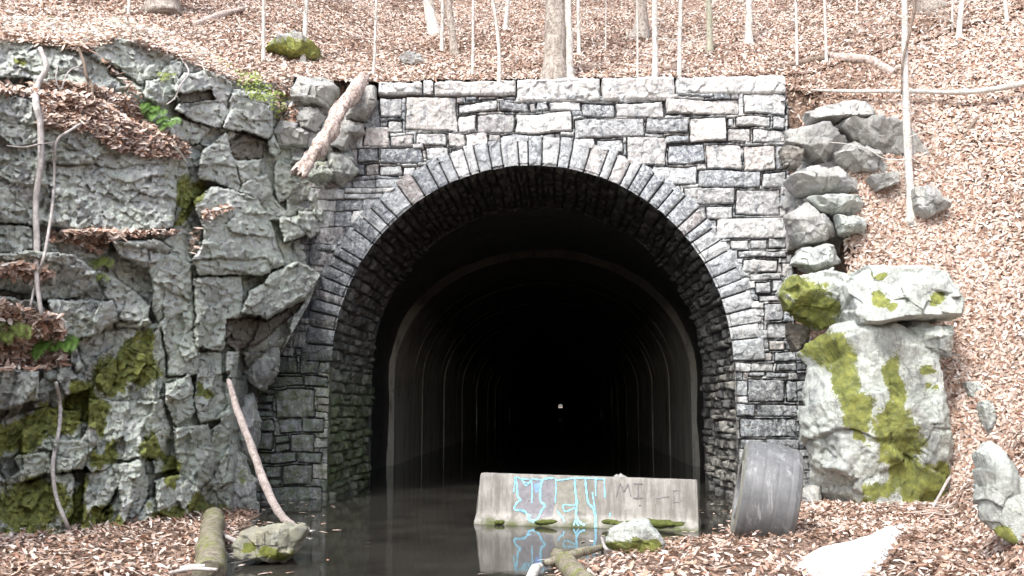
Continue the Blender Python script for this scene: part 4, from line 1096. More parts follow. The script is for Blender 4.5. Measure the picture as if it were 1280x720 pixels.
tree(1197, 50, 7, 1203, 'leaning white trunk at the top right', flare=1.7)
tree(1190, 44, 3, 1190, 'short thin stem left of the leaning white trunk')
tree(1258, 30, 5, 1256, 'white sapling at the top right corner')
tree(1071, 16, 3, 1070, 'thin sapling on the skyline at the top right')

# vine on the tall white tree
def stick(name, label, cat, pts, rad, mat, group=None, n=24, sides=8, rough=.25, seed=1):
    p = spline(np.array(pts), n)
    rad = np.interp(np.linspace(0, 1, n), np.linspace(0, 1, len(rad)), rad) if hasattr(rad, '__len__') else np.full(n, rad)
    a = Acc(); tv_, tq_, tt_ = tube_np(p, rad, sides, rough, seed)
    if sides >= 12:
        rg_ = np.random.default_rng(seed + 5); t0 = (p[1] - p[0]) / np.linalg.norm(p[1] - p[0]); t1 = (p[-1] - p[-2]) / np.linalg.norm(p[-1] - p[-2])
        r0 = rad[0]; k0 = np.repeat(rg_.uniform(-1, 1, sides // 2), 2)[:sides]
        tv_[:sides] += t0 * (k0 * r0 * .9)[:, None]; tv_[(n - 1) * sides:n * sides] += t1 * (k0[::-1] * r0 * .9)[:, None]
        tv_[n * sides] += t0 * r0 * .5; tv_[n * sides + 1] -= t1 * r0 * .5
    a.add(tv_, tq_, tt_)
    o = a.build(name, M[mat], None, tuple(p[0]))
    return meta(o, label, cat, group)
yb_ = float(t18.location[1]) - .1
stick('vine', 'dark woody vine hanging beside the tall white tree', 'vine', [P(1146, -30, yb_), P(1143, 10, yb_), P(1135, 50, yb_), P(1128, 80, yb_), P(1127, 118, yb_)], [.02, .024, .02, .016, .014], 'wood_dark')
stick('branch', 'long thin pale branch lying across the slope behind the tall white tree', 'branch', [hit(1012, 122) + [0, -.1, .1], hit(1060, 128) + [0, -.15, .14], hit(1130, 131) + [0, -.2, .16], hit(1210, 132) + [0, -.2, .16], hit(1285, 120) + [0, -.2, .16]], [.015, .03, .035, .045, .05], 'bark_pale')
stick('fallen_log', 'fallen pale trunk curving down the hillside at the upper right', 'log', [hit(1035, 74) + [0, 0, .08], hit(1060, 80) + [0, 0, .1], hit(1090, 84) + [0, 0, .1], hit(1118, 98) + [0, 0, .08]], [.05, .09, .09, .07], 'wood_log')
stick('fallen_log', 'dark fallen log in the leaves below the thin saplings at upper right', 'log', [hit(975, 88) + [0, 0, .04], hit(1005, 82) + [0, 0, .06], hit(1035, 76) + [0, 0, .06]], [.04, .07, .06], 'wood_dark')
stick('fallen_log', 'weathered pale log lying at the upper left of the hillside', 'log', [hit(244, 34) + [0, 0, .06], hit(275, 24) + [0, 0, .09], hit(305, 15) + [0, 0, .08]], [.06, .08, .05], 'wood_log')
stick('branch', 'dark broken branch lying on the right slope above the leaves', 'branch', [hit(1225, 148) + [0, 0, .06], hit(1215, 165) + [0, 0, .1], hit(1200, 185) + [0, 0, .08], hit(1186, 200) + [0, 0, .05]], [.015, .03, .03, .02], 'wood_dark')
stick('branch', 'dark stick slanting up the leaf slope right of the mossy boulder', 'branch', [hit(1166, 640) + [0, 0, .05], hit(1190, 600) + [0, 0, .08], hit(1208, 575) + [0, 0, .08], hit(1228, 552) + [0, 0, .06]], [.018, .02, .018, .012], 'wood_grey')
stick('branch', 'thin dark stick in the leaves between the snow and the tilted slab', 'branch', [hit(1150, 690) + [0, 0, .03], hit(1180, 665) + [0, 0, .05], hit(1202, 650) + [0, 0, .04]], [.012, .016, .01], 'wood_dark')
stick('branch', 'fine curved twig reaching over the boulders from the white tree', 'branch', [P(1000, 180, -1.3), P(1040, 178, -1.4), P(1080, 185, -1.5), P(1105, 198, -1.5), P(1132, 200, yb_)], [.004, .007, .008, .009, .01], 'bark_pale', rough=0)
stick('branch', 'curved bare side twig arching right from the white tree', 'branch', [P(1135, 172, yb_), P(1155, 165, yb_ - .1), P(1185, 160, yb_ - .1), P(1220, 163, yb_ - .1)], [.01, .008, .006, .004], 'bark_pale', rough=0)

# leaning log across the blocks, lower branch, mossy logs
stick('fallen_log', 'pale pinkish log with peeling bark leaning down over the rocks beside the wall', 'log', [P(374, 218, -1.55), P(392, 192, -1.35), P(412, 162, -1.1), P(436, 124, -.7), P(458, 97, -.1)], [.115, .12, .11, .12, .1], 'wood_log', n=80, sides=24, rough=.9, seed=5)
stick('leaning_branch', 'curved pinkish branch leaning from the cliff into the pond by the squared rock', 'branch', [P(286, 475, -3.4), P(296, 510, -3.6), P(313, 555, -3.9), P(334, 612, -4.6), P(352, 645, -5.3), P(368, 658, -5.9)], [.035, .046, .05, .05, .045, .035], 'wood_pink', n=40, sides=12, rough=.25, seed=3)
p0 = hit(264, 655); p1 = hit(262, 735)
stick('mossy_log', 'short thick log with green moss on the leaf bank at bottom left', 'log', [p0 + [0, .1, .08], (p0 + p1) / 2 + [0, 0, .1], p1 + [0, 0, .1]], [.12, .13, .135], 'wood_moss', n=30, sides=18, rough=.35, seed=8)
stick('mossy_branch', 'moss covered branch lying in the shallow water before the barrier', 'branch', [PZ(682, 704, .05), PZ(705, 697, .08), PZ(728, 690, .09), PZ(754, 684, .07)], [.035, .045, .045, .03], 'wood_moss', rough=.4)
stick('mossy_log', 'weathered log with moss rising out of the bottom edge below the barrier', 'log', [PZ(695, 694, .05), PZ(714, 712, .07), PZ(740, 740, .08)], [.07, .09, .1], 'wood_moss', n=26, sides=14, rough=.35, seed=12)
stick('stick', 'white broken stick end at the bottom middle of the photo', 'stick', [PZ(676, 707, .1), PZ(669, 712, .08), PZ(660, 730, .03)], [.03, .05, .045], 'bark_pale', n=12)
stick('stick', 'short pale stick crossing the mossy log at bottom left', 'stick', [PZ(212, 716, .26), PZ(240, 711, .3), PZ(272, 712, .3)], [.013, .016, .012], 'wood_grey', rough=.1)
stick('stick', 'stubby white stick lying beside the mossy log at bottom left', 'stick', [PZ(225, 711, .22), PZ(238, 709, .23), PZ(256, 708, .23)], [.02, .024, .02], 'bark_pale')
stick('stick', 'pale stick between the mossy log and the squared rock', 'stick', [PZ(279, 669, .06), PZ(292, 675, .08), PZ(303, 680, .05)], [.022, .028, .02], 'wood_grey')
stick('stick', 'thin stick floating left of the squared rock', 'stick', [PZ(280, 694, .04), PZ(300, 691, .04), PZ(322, 689, .03)], [.01, .012, .008], 'wood_grey')
stick('stick', 'small pale twig tuft in the water right of the squared rock', 'stick', [PZ(378, 662, .02), PZ(388, 664, .04), PZ(394, 663, .02)], [.01, .018, .008], 'bark_pale')
stick('stick', 'crooked twig in front of the tyre reaching into the leaves', 'stick', [PZ(916, 671, .1), PZ(935, 665, .16), PZ(963, 660, .2)], [.008, .01, .008], 'wood_grey')
stick('stick', 'bare twig standing by the rock at the right end of the barrier', 'stick', [PZ(752, 672, .05), PZ(756, 684, .1), PZ(762, 690, .05)], [.015, .018, .014], 'wood_grey')

# roots and vines on the cliff
VG = 'bare roots and vines hanging on the cliff'
def vine(label, pxs, r, mat='wood_grey', out=.06):
    stick('hanging_root', label, 'root', [sheet_pt(a, b, out) for a, b in pxs], r, mat, VG, n=40, sides=7, rough=.2)
vine('longest pale root running down the left cliff from the top slab', [(50,60),(58,84),(47,105),(45,130),(50,152),(51,200),(45,250),(46,300),(45,340),(52,395)], [.03,.035,.035,.04,.035,.035,.035,.035,.03,.022], out=.1)
vine('thin root crossing beside the longest root on the left cliff', [(66,178),(68,210),(65,260),(55,320),(45,350),(38,382)], [.016,.018,.018,.016,.012], out=.08)
vine('short dark root forking over the top left slab', [(98,60),(105,78),(108,95),(115,108),(115,126)], [.02,.025,.022,.018], 'wood_dark')
vine('thin crooked twig on the blocks left of the square cliff block', [(226,72),(236,90),(226,106),(219,122),(208,131)], [.012,.013,.012,.009])
vine('curved pale root at the edge of the leaf ledge', [(102,154),(88,163),(74,172),(69,184),(70,200)], [.018,.018,.015,.01], out=.1)
vine('bare stem hanging below the fern on the lower left cliff', [(70,478),(75,505),(74,535),(66,580),(70,620),(82,652),(94,680),(104,706)], [.018,.022,.022,.022,.022,.02,.018], out=.12)
vine('thin root at the far left bottom of the cliff', [(0,676),(14,688),(30,696),(44,706)], [.014,.014,.012,.01], out=.15)
vine('slim twig rising from the leaves at the cliff foot', [(112,652),(122,668),(132,684),(136,692)], [.008,.01,.01,.008], out=.15)
vine('thin pale twig across the leaf ledge', [(8,182),(30,184),(50,180),(68,178)], [.008,.01,.008], out=.12)
vine('network of fine twigs over the dark gap under the top left slab', [(72,84),(70,98),(76,112),(84,92),(96,84),(112,88)], [.008,.009,.008], out=.1)
vine('short twig over the gap below the top slab', [(120,104),(128,112),(132,122)], [.008,.009,.007], out=.12)
vine('broken stick resting on the leaf ledge near the green ferns', [(216,182),(226,192),(234,204)], [.014,.016,.012], 'bark_pale', out=.12)

# ------------------------------------------------------------------ ferns and ivy
def fern(label, px, py, size, nf, mat='fern', droop=1.0, cat='fern', name='fern', pt=None, seed=0):
    base = sheet_pt(px, py, .02) if pt is None else pt
    rng = np.random.default_rng(seed + int(px * 3 + py))
    a = Acc()
    for k in range(nf):
        an = rng.uniform(0, 2 * math.pi)
        out = np.array([math.cos(an) * .8, -abs(math.sin(an)) * .8 - .25, rng.uniform(.1, .8)])
        L = size * rng.uniform(.6, 1.1); n = 13
        pts = [base + rng.normal(0, size * .18, 3) * [1, .3, .6]]; d = out / np.linalg.norm(out)
        for i in range(n):
            d = d + np.array([0, 0, -.16 * droop]); d /= np.linalg.norm(d); pts.append(pts[-1] + d * L / n)
        pts = np.array(pts)
        a.tube(pts, np.linspace(.005, .002, n + 1), 4)
        side = np.cross(d, [0.1, -1, .3]); side /= np.linalg.norm(side)
        for i in range(1, n + 1):
            w = size * .26 * math.sin(math.pi * (i / (n + 1)) ** .7) + .006
            t = pts[i] - pts[i - 1]; t /= np.linalg.norm(t)
            for s in (-1, 1):
                b0 = pts[i]; tip = b0 + (side * s + t * .35) * w + np.array([0, 0, -.15 * w]); hw = t * L / n * .42
                mid = (b0 + tip) / 2 + np.array([0, -.004, .012])
                a.add(np.array([b0 - hw * .6, mid - hw, tip, mid + hw]), [(0, 1, 2, 3)])
    o = a.build(name, M[mat], None, tuple(base), smooth=False)
    return meta(o, label, cat, 'green plants growing on the cliff')
fern('bright fern drooping over the lower left ledge above the hanging stem', 72, 425, .36, 16)
fern('yellow green fern at the far left edge below the leafy ledge', 8, 410, .34, 12, 'ivy')
fern('small bright fern on the ledge at mid height of the cliff', 130, 325, .2, 12, 'ivy')
fern('bright green fern at the right side of the upper leaf ledge', 192, 138, .28, 16)
fern('green fern hanging just below the upper leaf ledge', 212, 152, .24, 10)
fern('tiny green fern under the mid height ledge', 128, 345, .15, 8, 'ivy')
fern('yellowish fern tuft between the blocks at the top left', 212, 95, .16, 9, 'ivy')
def ivy(label, ells, npts, size, seed, pt=None):
    rng = np.random.default_rng(seed); a = Acc(); base = None
    for (cx, cy, rx, ry, k) in ells:
        for i in range(k):
            ax, rr = rng.uniform(0, 6.28), math.sqrt(rng.random())
            p = sheet_pt(cx + rx * rr * math.cos(ax), cy + ry * rr * math.sin(ax), rng.uniform(.02, .16)) if pt is None else pt(cx + rx * rr * math.cos(ax), cy + ry * rr * math.sin(ax)) + [0, 0, rng.uniform(.0, .1)]
            if base is None: base = p
            n = rng.normal(size=3) * .6 + [0, -.8, .6]; n /= np.linalg.norm(n)
            u_ = np.cross(n, rng.normal(size=3)); u_ /= np.linalg.norm(u_); w_ = np.cross(n, u_); s = size * rng.uniform(.6, 1.2)
            a.add(np.array([p - u_ * s, p - w_ * s * .5 + n * s * .2, p + u_ * s, p + w_ * s * .5 + n * s * .2]), [(0, 1, 2, 3)])
    return meta(a.build('ivy', M['ivy'], None, tuple(base), smooth=False), label, 'plant', 'green plants growing on the cliff')
ivy('yellow green ivy trailing down beside the square cliff block', [(312, 100, 16, 12, 150), (330, 116, 24, 10, 160), (350, 128, 12, 14, 70), (352, 145, 8, 12, 30)], 0, .04, 3)
ivy('sparse green weeds on the leaves above the ivy', [(286, 70, 14, 14, 90), (305, 88, 14, 8, 60)], 0, .035, 4)
ivy('sprigs of green plant at the top left among the leaves', [(60, 30, 14, 5, 60)], 0, .03, 5, pt=lambda a, b: hit(a, b))

# ------------------------------------------------------------------ leaf litter
def leaf_mesh(pos, nrm, size, col, rng):
    N = len(pos)
    r = rng.normal(size=(N, 3))
    n = nrm + r * .42; n /= np.linalg.norm(n, axis=1)[:, None]
    t = np.cross(n, rng.normal(size=(N, 3))); t /= np.linalg.norm(t, axis=1)[:, None]
    b = np.cross(n, t)
    shp = np.array([(0, .75), (.26, .2), (.2, -.34), (0, -.6), (-.2, -.34), (-.26, .2)])
    curl = np.array([.12, .14, .12, .05, .12, .14]) * 1.0
    s = size[:, None, None]
    cu = rng.uniform(-1.2, 1.8, N)[:, None, None]
    v = pos[:, None] + t[:, None] * shp[None, :, 0:1] * s + b[:, None] * shp[None, :, 1:2] * s * rng.uniform(.7, 1.5, N)[:, None, None] + n[:, None] * curl[None, :, None] * s * cu
    k = np.arange(N)[:, None] * 6
    q = np.concatenate([k + np.array([[0, 1, 2, 3]]), k + np.array([[0, 3, 4, 5]])])
    return v.reshape(-1, 3), q, np.repeat(col, 6, 0)
PAL = np.array([(.68, .56, .48), (.58, .45, .37), (.76, .68, .61), (.46, .31, .23), (.82, .78, .74), (.28, .16, .11), (.64, .51, .45), (.4, .26, .2)])
def leaf_cols(n, rng, dark=0):
    w = np.array([.2, .17, .17, .13, .1, .06, .11, .06]); 
    if dark: w = np.array([.17, .2, .1, .18, .06, .1, .11, .08])
    c = PAL[rng.choice(8, n, p=w / w.sum())] * rng.uniform(.75, 1.15, (n, 1))
    return np.clip(c * np.array([.92, .885, .865]), 0, .85)
rng = np.random.default_rng(77)
LS = 0.66
# sample the ground by photo-facing density: candidates over the plan, weight falling with distance
def ground_leaves(n, xr_, yr_, cond, size=(.07, .12), dens=None, dark=0, amax=6):
    x = rng.uniform(*xr_, n); y = rng.uniform(*yr_, n)
    z = terrain(x, y)
    e = .05
    gx_ = (terrain(x + e, y) - z) / e; gy_ = (terrain(x, y + e) - z) / e
    nr_ = np.stack([-gx_, -gy_, np.ones(n)], 1)
    area = np.linalg.norm(nr_, axis=1); nr_ /= area[:, None]
    p = np.stack([x, y, z], 1)
    px, py = proj(p)
    w = (p - CAMP) @ fw
    ok = (w > 4) & (px > -60) & (px < 1340) & (py > -60) & (py < 780) & cond(x, y, z) & (area < amax)
    acc_p = np.clip((area / 3.0), 0, 1)
    ok &= rng.random(n) < acc_p
    ok &= (nr_ * (CAMP - p)).sum(1) > -0.5
    p = p[ok]; nr_ = nr_[ok]
    s = rng.uniform(*size, len(p)) * LS
    pt = fbm2(p[:, 0] * .55, p[:, 1] * .8, 202, 4)
    cl = leaf_cols(len(p), rng, dark)
    brn_ = rng.random(len(p)) < sstep(-.05, .45, pt) * .7
    cl[brn_] = np.array([.3, .2, .15]) * rng.uniform(.6, 1.3, (brn_.sum(), 1))
    return leaf_mesh(p + nr_ * rng.uniform(.0, .05, (len(p), 1)), nr_, s, cl, rng)
parts = []
land = lambda x, y, z: z > 0.0
parts.append(ground_leaves(620000, (-16, 16), (0.3, 13), lambda x, y, z: z > 1))
parts.append(ground_leaves(240000, (-22, 24), (12, 34), lambda x, y, z: z > 1, (.09, .15)))
parts.append(ground_leaves(620000, (3.4, 14), (-11, 0.6), lambda x, y, z: (z > .0)))
parts.append(ground_leaves(130000, (-16, -4.2), (-10, .4), lambda x, y, z: z > 3))
parts.append(ground_leaves(60000, (4.2, 6.6), (-3.5, .5), lambda x, y, z: z > .3, amax=14))
parts.append(ground_leaves(70000, (-6.3, -2), (-10, .2), lambda x, y, z: (z > .01) & (z < 1), (.06, .1), dark=1))
parts.append(ground_leaves(52000, (-1, 4.8), (-9.5, .0), lambda x, y, z: (z > -.005) & (z < 1), (.06, .1), dark=1))
# floating leaves along the pond edge
n = 2200; x = rng.uniform(-4.3, 3.4, n); y = rng.uniform(-9, -.6, n)
d = np.minimum(np.abs(x - pond_left(y)), np.abs(x - pond_right(y)))
k = rng.random(n) < np.exp(-d / .38) * .9
x, y = x[k], y[k]
up_n = np.tile([0, 0, 4.0], (len(x), 1))
parts.append(leaf_mesh(np.stack([x, y, x * 0 + .012], 1), up_n, rng.uniform(.05, .09, len(x)), leaf_cols(len(x), rng, 1), rng))
# leaves caught on the cliff ledges
led = [([(45,105),(75,100),(120,108),(165,120),(180,150),(235,178),(238,198),(185,196),(150,190),(110,165),(50,158)], 4200), ([(-60,12),(60,40),(112,62),(170,108),(178,125),(120,68),(60,56),(-60,46)], 2200),
       ([(60,292),(110,286),(170,288),(225,285),(222,292),(140,300),(125,318),(100,305),(60,300)], 700), ([(0,330),(30,328),(68,340),(60,350),(0,346)], 350), ([(0,372),(30,385),(80,395),(85,455),(50,462),(0,462)], 1500),
       ([(250,262),(290,256),(290,262),(256,275)], 120), ([(238,290),(250,285),(245,318),(240,318)], 60), ([(345,128),(378,122),(376,150),(352,160)], 350), ([(335,100),(365,95),(366,122),(345,126)], 350), ([(-60,100),(60,104),(120,118),(60,122),(-60,112)], 500),
       ([(410,95),(436,98),(430,130),(412,128)], 300)]
for poly, cnt in led:
    pa = np.array(poly); xx = rng.uniform(pa[:, 0].min(), pa[:, 0].max(), cnt * 3); yv = rng.uniform(pa[:, 1].min(), pa[:, 1].max(), cnt * 3)
    ins, _ = in_poly(xx, yv, poly); xx = xx[ins][:cnt]; yv = yv[ins][:cnt]
    pts = np.array([sheet_pt(a, b, rng.uniform(-.01, .05)) for a, b in zip(xx, yv)])
    pts = pts[:int(len(pts) * .62)]
    if len(pts): parts.append(leaf_mesh(pts, np.tile([.2, -.6, .8], (len(pts), 1)), rng.uniform(.05, .1, len(pts)), leaf_cols(len(pts), rng, 1), rng))
xx = rng.uniform(-60, 345, 9000); tq = np.interp(xx, [-200, 0, 60, 110, 150, 215, 260, 300, 362, 430, 470], [30, 46, 54, 62, 46, 70, 86, 106, 98, 104, 112])
yv = tq - rng.random(9000) ** 1.3 * 46 - 1 + 4 * rng.normal(size=9000) * (rng.random(9000) < .4); k = (yv > 21) & (yv < tq + 3)
pts = np.array([sheet_pt(a, b, rng.uniform(-.01, .05)) for a, b in zip(xx[k], yv[k])])
parts.append(leaf_mesh(pts, np.tile([.1, -.6, 1.2], (len(pts), 1)), rng.uniform(.05, .09, len(pts)), leaf_cols(len(pts), rng), rng))
vv, qq, cc, nn = [], [], [], 0
for v, q, c in parts:
    vv.append(v); qq.append(q + nn); cc.append(c); nn += len(v)
# fine twigs among the leaves
ta = Acc()
for i in range(1100):
    x = rng.uniform(-8, 13); y = rng.uniform(.5, 18) if i % 3 else rng.uniform(-9, .5)
    if y < .5 and x < 5: x = rng.uniform(4.6, 9)
    an = rng.uniform(0, 6.28); L = rng.uniform(.3, 1.1)
    px_ = np.linspace(-.5, .5, 5) * L
    p = np.stack([x + px_ * math.cos(an), y + px_ * math.sin(an), px_ * 0], 1); p[:, 2] = terrain(p[:, 0], p[:, 1]) + .06 + rng.normal(0, .015, 5)
    if np.ptp(p[:, 2]) > L * 1.3: continue
    ta.tube(p, np.linspace(.012, .005, 5) * rng.uniform(.5, 1.3), 4)
tv = np.concatenate(ta.v)
vv.append(tv); qq.append(np.concatenate(ta.q) + nn); tt = np.concatenate(ta.t) + nn; cc.append(np.tile([.45, .38, .34], (len(tv), 1)))
litter = mesh_np('leaf_litter', np.concatenate(vv), np.concatenate(qq), M['leaf'], None, {'col': np.concatenate(cc)}, tris=tt)
meta(litter, kind='stuff')
print('leaf verts', sum(len(v) for v in vv))

# ------------------------------------------------------------------ snow patch
def snow():
    poly = [(986,704),(1010,688),(1060,678),(1110,668),(1150,652),(1142,672),(1118,694),(1090,722),(1060,745),(1020,740),(1000,722)]
    c = np.array([PZ(p[0], p[1], .2) for p in poly]); rg = []
    cen = np.array([PZ(1062, 702, .2)])[0]
    per = []
    for i in range(len(c)):
        a_, b_ = c[i], c[(i + 1) % len(c)]
        for f in np.arange(0, 1, .125): per.append(a_ * (1 - f) + b_ * f)
    per = np.array(per); per[:, 0] += fbm(per * 4, 5, 3) * .06; per[:, 1] += fbm(per * 4, 6, 3) * .08
    rings = 14; v = []
    for k in range(rings):
        f = 1 - k / (rings - 1) * .999
        r = cen + (per - cen) * f
        z = terrain(r[:, 0], r[:, 1]) - .03 + .15 * (1 - f ** 2.5)
        r = r.copy(); r[:, 2] = z + fbm(np.stack([r[:, 0], r[:, 1], r[:, 0] * 0], 1) * 3, 8, 3) * .03 * (1 - f)
        v.append(r)
    v = np.concatenate(v)
    o = mesh_np('snow_patch', v, grid_quads(rings, len(per), closed=True), M['snow'], None, None, tuple(cen), True)
    meta(o, 'patch of bright white snow melting on the leaves at the lower right', 'snow')
snow()

# ------------------------------------------------------------------ concrete barrier with graffiti
def barrier():
    A = PZ(592, 655, 0.0); B = PZ(873, 664, 0.0)
    A[2] = B[2] = 0
    dx = B - A; L = np.linalg.norm(dx); ex = dx / L
    bk = np.array([-ex[1], ex[0], 0])
    hl, hr = .64, .60
    root = empty('concrete_barrier', tuple((A + B) / 2 + bk * .3)); 
    meta(root, 'grey concrete road barrier with cyan graffiti lying across the flooded tunnel mouth', 'barrier')
    prof = [(0.0, -.2), (0.0, 0.0), (.018, .04), (.11, .14), (.14, .3), (.185, .62), (.195, .65), (.335, .65), (.345, .62), (.39, .3), (.42, .14), (.51, .04), (.53, 0), (.53, -.2)]
    # densify
    pr = []
    for i in range(len(prof) - 1):
        for f in np.arange(0, 1, .2): pr.append(np.array(prof[i]) * (1 - f) + np.array(prof[i + 1]) * f)
    pr.append(prof[-1]); pr = np.array(pr)
    nx = 150; s = np.linspace(0, 1, nx)
    G = np.zeros((len(pr), nx, 3))
    for j, f in enumerate(s):
        sc = (hl * (1 - f) + hr * f) / .65
        endr = .02 * max(0, 1 - min(f, 1 - f) * L / .02)
        slope = (.035 if f < .5 else -.02) * np.exp(-min(f, 1 - f) * 40)
        for i, (d, z) in enumerate(pr):
            zz = z * sc if z > 0 else z
            G[i, j] = A + ex * (f * L + slope * zz / .65) + bk * d + np.array([0, 0, zz - (endr if z > .3 else 0)])
    v = G.reshape(-1, 3)
    v = v + (fbm(v * 9, 3, 4) * .006)[:, None] * np.array([.3, -1, .6])
    tr = []
    for e0 in (0, nx - 1):
        ids = np.arange(len(pr)) * nx + e0
        for k in range(1, len(pr) - 1): tr.append((ids[0], ids[k], ids[k + 1]))
    mesh_np('barrier_body', v, grid_quads(len(pr), nx)[:, ::-1], M['concrete'], root, None, tuple(root.location), tris=tr)
    def face(u, vv, out=.006):
        f = (u - 130) / 1035.0
        tp = 118 + 54 * f; bt = 352 + 33 * f
        hgt = np.clip(1 - (vv - tp) / (bt - tp), 0.0, .99)
        sc = (hl * (1 - f) + hr * f) / .65
        z = hgt * .65
        d = np.interp(z, [0, .04, .14, .3, .62, .65], [0, .018, .11, .14, .185, .195])
        return A + ex * f * L + bk * (d - out) + np.array([0, 0, z * sc])
    def stroke(acc, pts, w, out=.007, rng=None):
        P2 = spline(np.array(pts, float), max(6, len(pts) * 6)) if len(pts) > 2 else np.linspace(pts[0], pts[1], 6)
        t = np.gradient(P2, axis=0); t /= np.linalg.norm(t, axis=1)[:, None] + 1e-9
        nrm = np.stack([-t[:, 1], t[:, 0]], 1)
        wv = w * (1 + .3 * np.sin(np.arange(len(P2)) * 1.3 + pts[0][0]))
        a_ = P2 + nrm * wv[:, None]; b_ = P2 - nrm * wv[:, None]
        v = np.array([face(*p, out) for p in a_] + [face(*p, out) for p in b_]); k = len(P2)
        acc.add(v, [(i, i + 1, k + i + 1, k + i) for i in range(k - 1)])
    cy = Acc()
    S = [[(315,140),(325,180),(330,230),(345,245),(325,262),(318,290),(360,295),(385,318),(400,338),(430,332),(445,300),(462,270),(440,250),(444,165),(470,150),(500,148)],
         [(315,140),(345,150),(370,180),(400,145)], [(345,150),(385,152)], [(393,150),(399,200),(399,262)], [(400,150),(440,156)], [(510,150),(513,200),(510,262)], [(510,160),(560,155),(595,150)],
         [(600,150),(603,200),(612,260),(612,320),(638,350),(658,358)], [(545,275),(560,270),(605,275)], [(545,275),(560,300),(605,285)], [(520,295),(545,328)], [(612,320),(606,360)], [(608,335),(630,362)],
         [(650,155),(655,200),(665,260),(690,290),(703,340),(705,368)], [(684,215),(690,250),(704,330)], [(698,155),(700,235)], [(738,158),(743,240)], [(595,150),(670,153),(740,158)], [(768,308),(766,325)], [(700,330),(712,366)],
         [(315,150),(310,210)], [(360,165),(380,170)], [(340,290),(400,320)], [(548,320),(560,345)], [(600,270),(622,262)], [(385,330),(420,345)]]
    for i, s_ in enumerate(S): stroke(cy, s_, 4.6 if i in (0, 7, 13) else 3.2, .008)
    cy.build('graffiti', M['cyan'], root, tuple(root.location), smooth=False)['label'] = 'dripping cyan spray paint outline'
    def fill(poly, mat, out, lab):
        pa = np.array(poly, float); c_ = pa.mean(0); N = 14
        per = np.concatenate([pa[i] + (pa[(i + 1) % len(pa)] - pa[i]) * np.arange(0, 1, .1)[:, None] for i in range(len(pa))])
        v = np.concatenate([[face(*(c_ + (p - c_) * f), out) for p in per] for f in np.linspace(1, .01, N)])
        mesh_np('graffiti', v, grid_quads(N, len(per), closed=True), M[mat], root, None, tuple(root.location))['label'] = lab
    fill([(318,150),(360,160),(395,150),(440,158),(505,155),(508,250),(500,320),(430,330),(400,330),(360,290),(325,285),(345,245),(330,200)], 'violet', .003, 'faded violet paint fill')
    fill([(518,165),(590,160),(600,230),(600,300),(560,330),(520,290)], 'olive', .003, 'faded olive paint fill')
    fill([(608,165),(645,165),(655,260),(650,320),(622,300),(610,240)], 'olive', .003, 'faded olive paint fill')
    fill([(405,175),(440,165),(440,205),(415,215)], 'blue', .005, 'small patch of bright blue paint')
    bl = Acc()
    for s_ in [[(795,238),(805,195),(812,178)], [(812,178),(825,205),(832,215)], [(832,215),(848,180)], [(848,180),(862,236)], [(872,180),(915,182)], [(893,180),(896,242)], [(872,243),(918,244)]]: stroke(bl, s_, 3.0, .007)
    bl.build('graffiti', M['black_paint'], root, tuple(root.location), smooth=False)['label'] = 'faded black hand painted letters MI'
    gr = Acc()
    for s_ in [[(972,200),(974,275)], [(974,245),(1035,238)], [(1030,195),(1034,240)], [(1050,215),(1052,298)], [(1050,215),(1085,212),(1095,235),(1088,258),(1052,262)]]: stroke(gr, s_, 2.6, .007)
    gr.build('graffiti', M['grey_paint'], root, tuple(root.location), smooth=False)['label'] = 'ghostly grey hand painted letters'
    for (u_, v_) in ((385, 252), (903, 278)):
        c_ = face(u_, v_, .004); th = np.arange(12) / 12 * 6.283
        rim = np.array([c_ + ex * .012 * math.cos(t) + np.array([0, 0, .012 * math.sin(t)]) for t in th])
        inn = rim * .5 + c_ * .5 + bk * 0
        mesh_np('bolt_hole', np.concatenate([rim, inn, [c_]]), grid_quads(2, 12, closed=True), M['black_paint'], root, None, tuple(root.location), tris=[(24, 12 + (i + 1) % 12, 12 + i) for i in range(12)])
    for (u0, w0) in ((255, 34), (480, 72), (765, 52)):     # moss cushions along the water line
        c_ = face(u0, 338, .01); a_ = Acc()
        th, ph = np.meshgrid(np.linspace(0, 6.283, 22, endpoint=False), np.linspace(-1.57, 1.57, 12))
        v = np.stack([np.cos(ph) * np.cos(th) * w0 / 1035 * L * .7, np.cos(ph) * np.sin(th) * .04, np.sin(ph) * .035], -1).reshape(-1, 3)
        v *= (1 + .5 * fbm(v * 22 + u0, 4, 3))[:, None]
        a_.add(v + c_ + [0, -.01, -.02], grid_quads(12, 22, closed=True))
        a_.build('moss_cushion', M['moss'], root, tuple(root.location), smooth=False)
    a_ = Acc(); th, ph = np.meshgrid(np.linspace(0, 6.283, 60, endpoint=False), np.linspace(-1.57, 1.57, 14))
    v = np.stack([np.cos(ph) * np.cos(th) * .42, np.cos(ph) * np.sin(th) * .1, np.sin(ph) * .05], -1).reshape(-1, 3); v *= (1 + .6 * fbm(v * 12, 9, 4))[:, None]
    a_.add(v + face(970, 350, .03) + [0, 0, -.01], grid_quads(14, 60, closed=True)); a_.build('moss_cushion', M['moss'], root, tuple(root.location), smooth=False)
M['moss'] = plain('barrier_moss', (0.085, 0.1, 0.025), 0.95, 0.6, 30)
barrier()

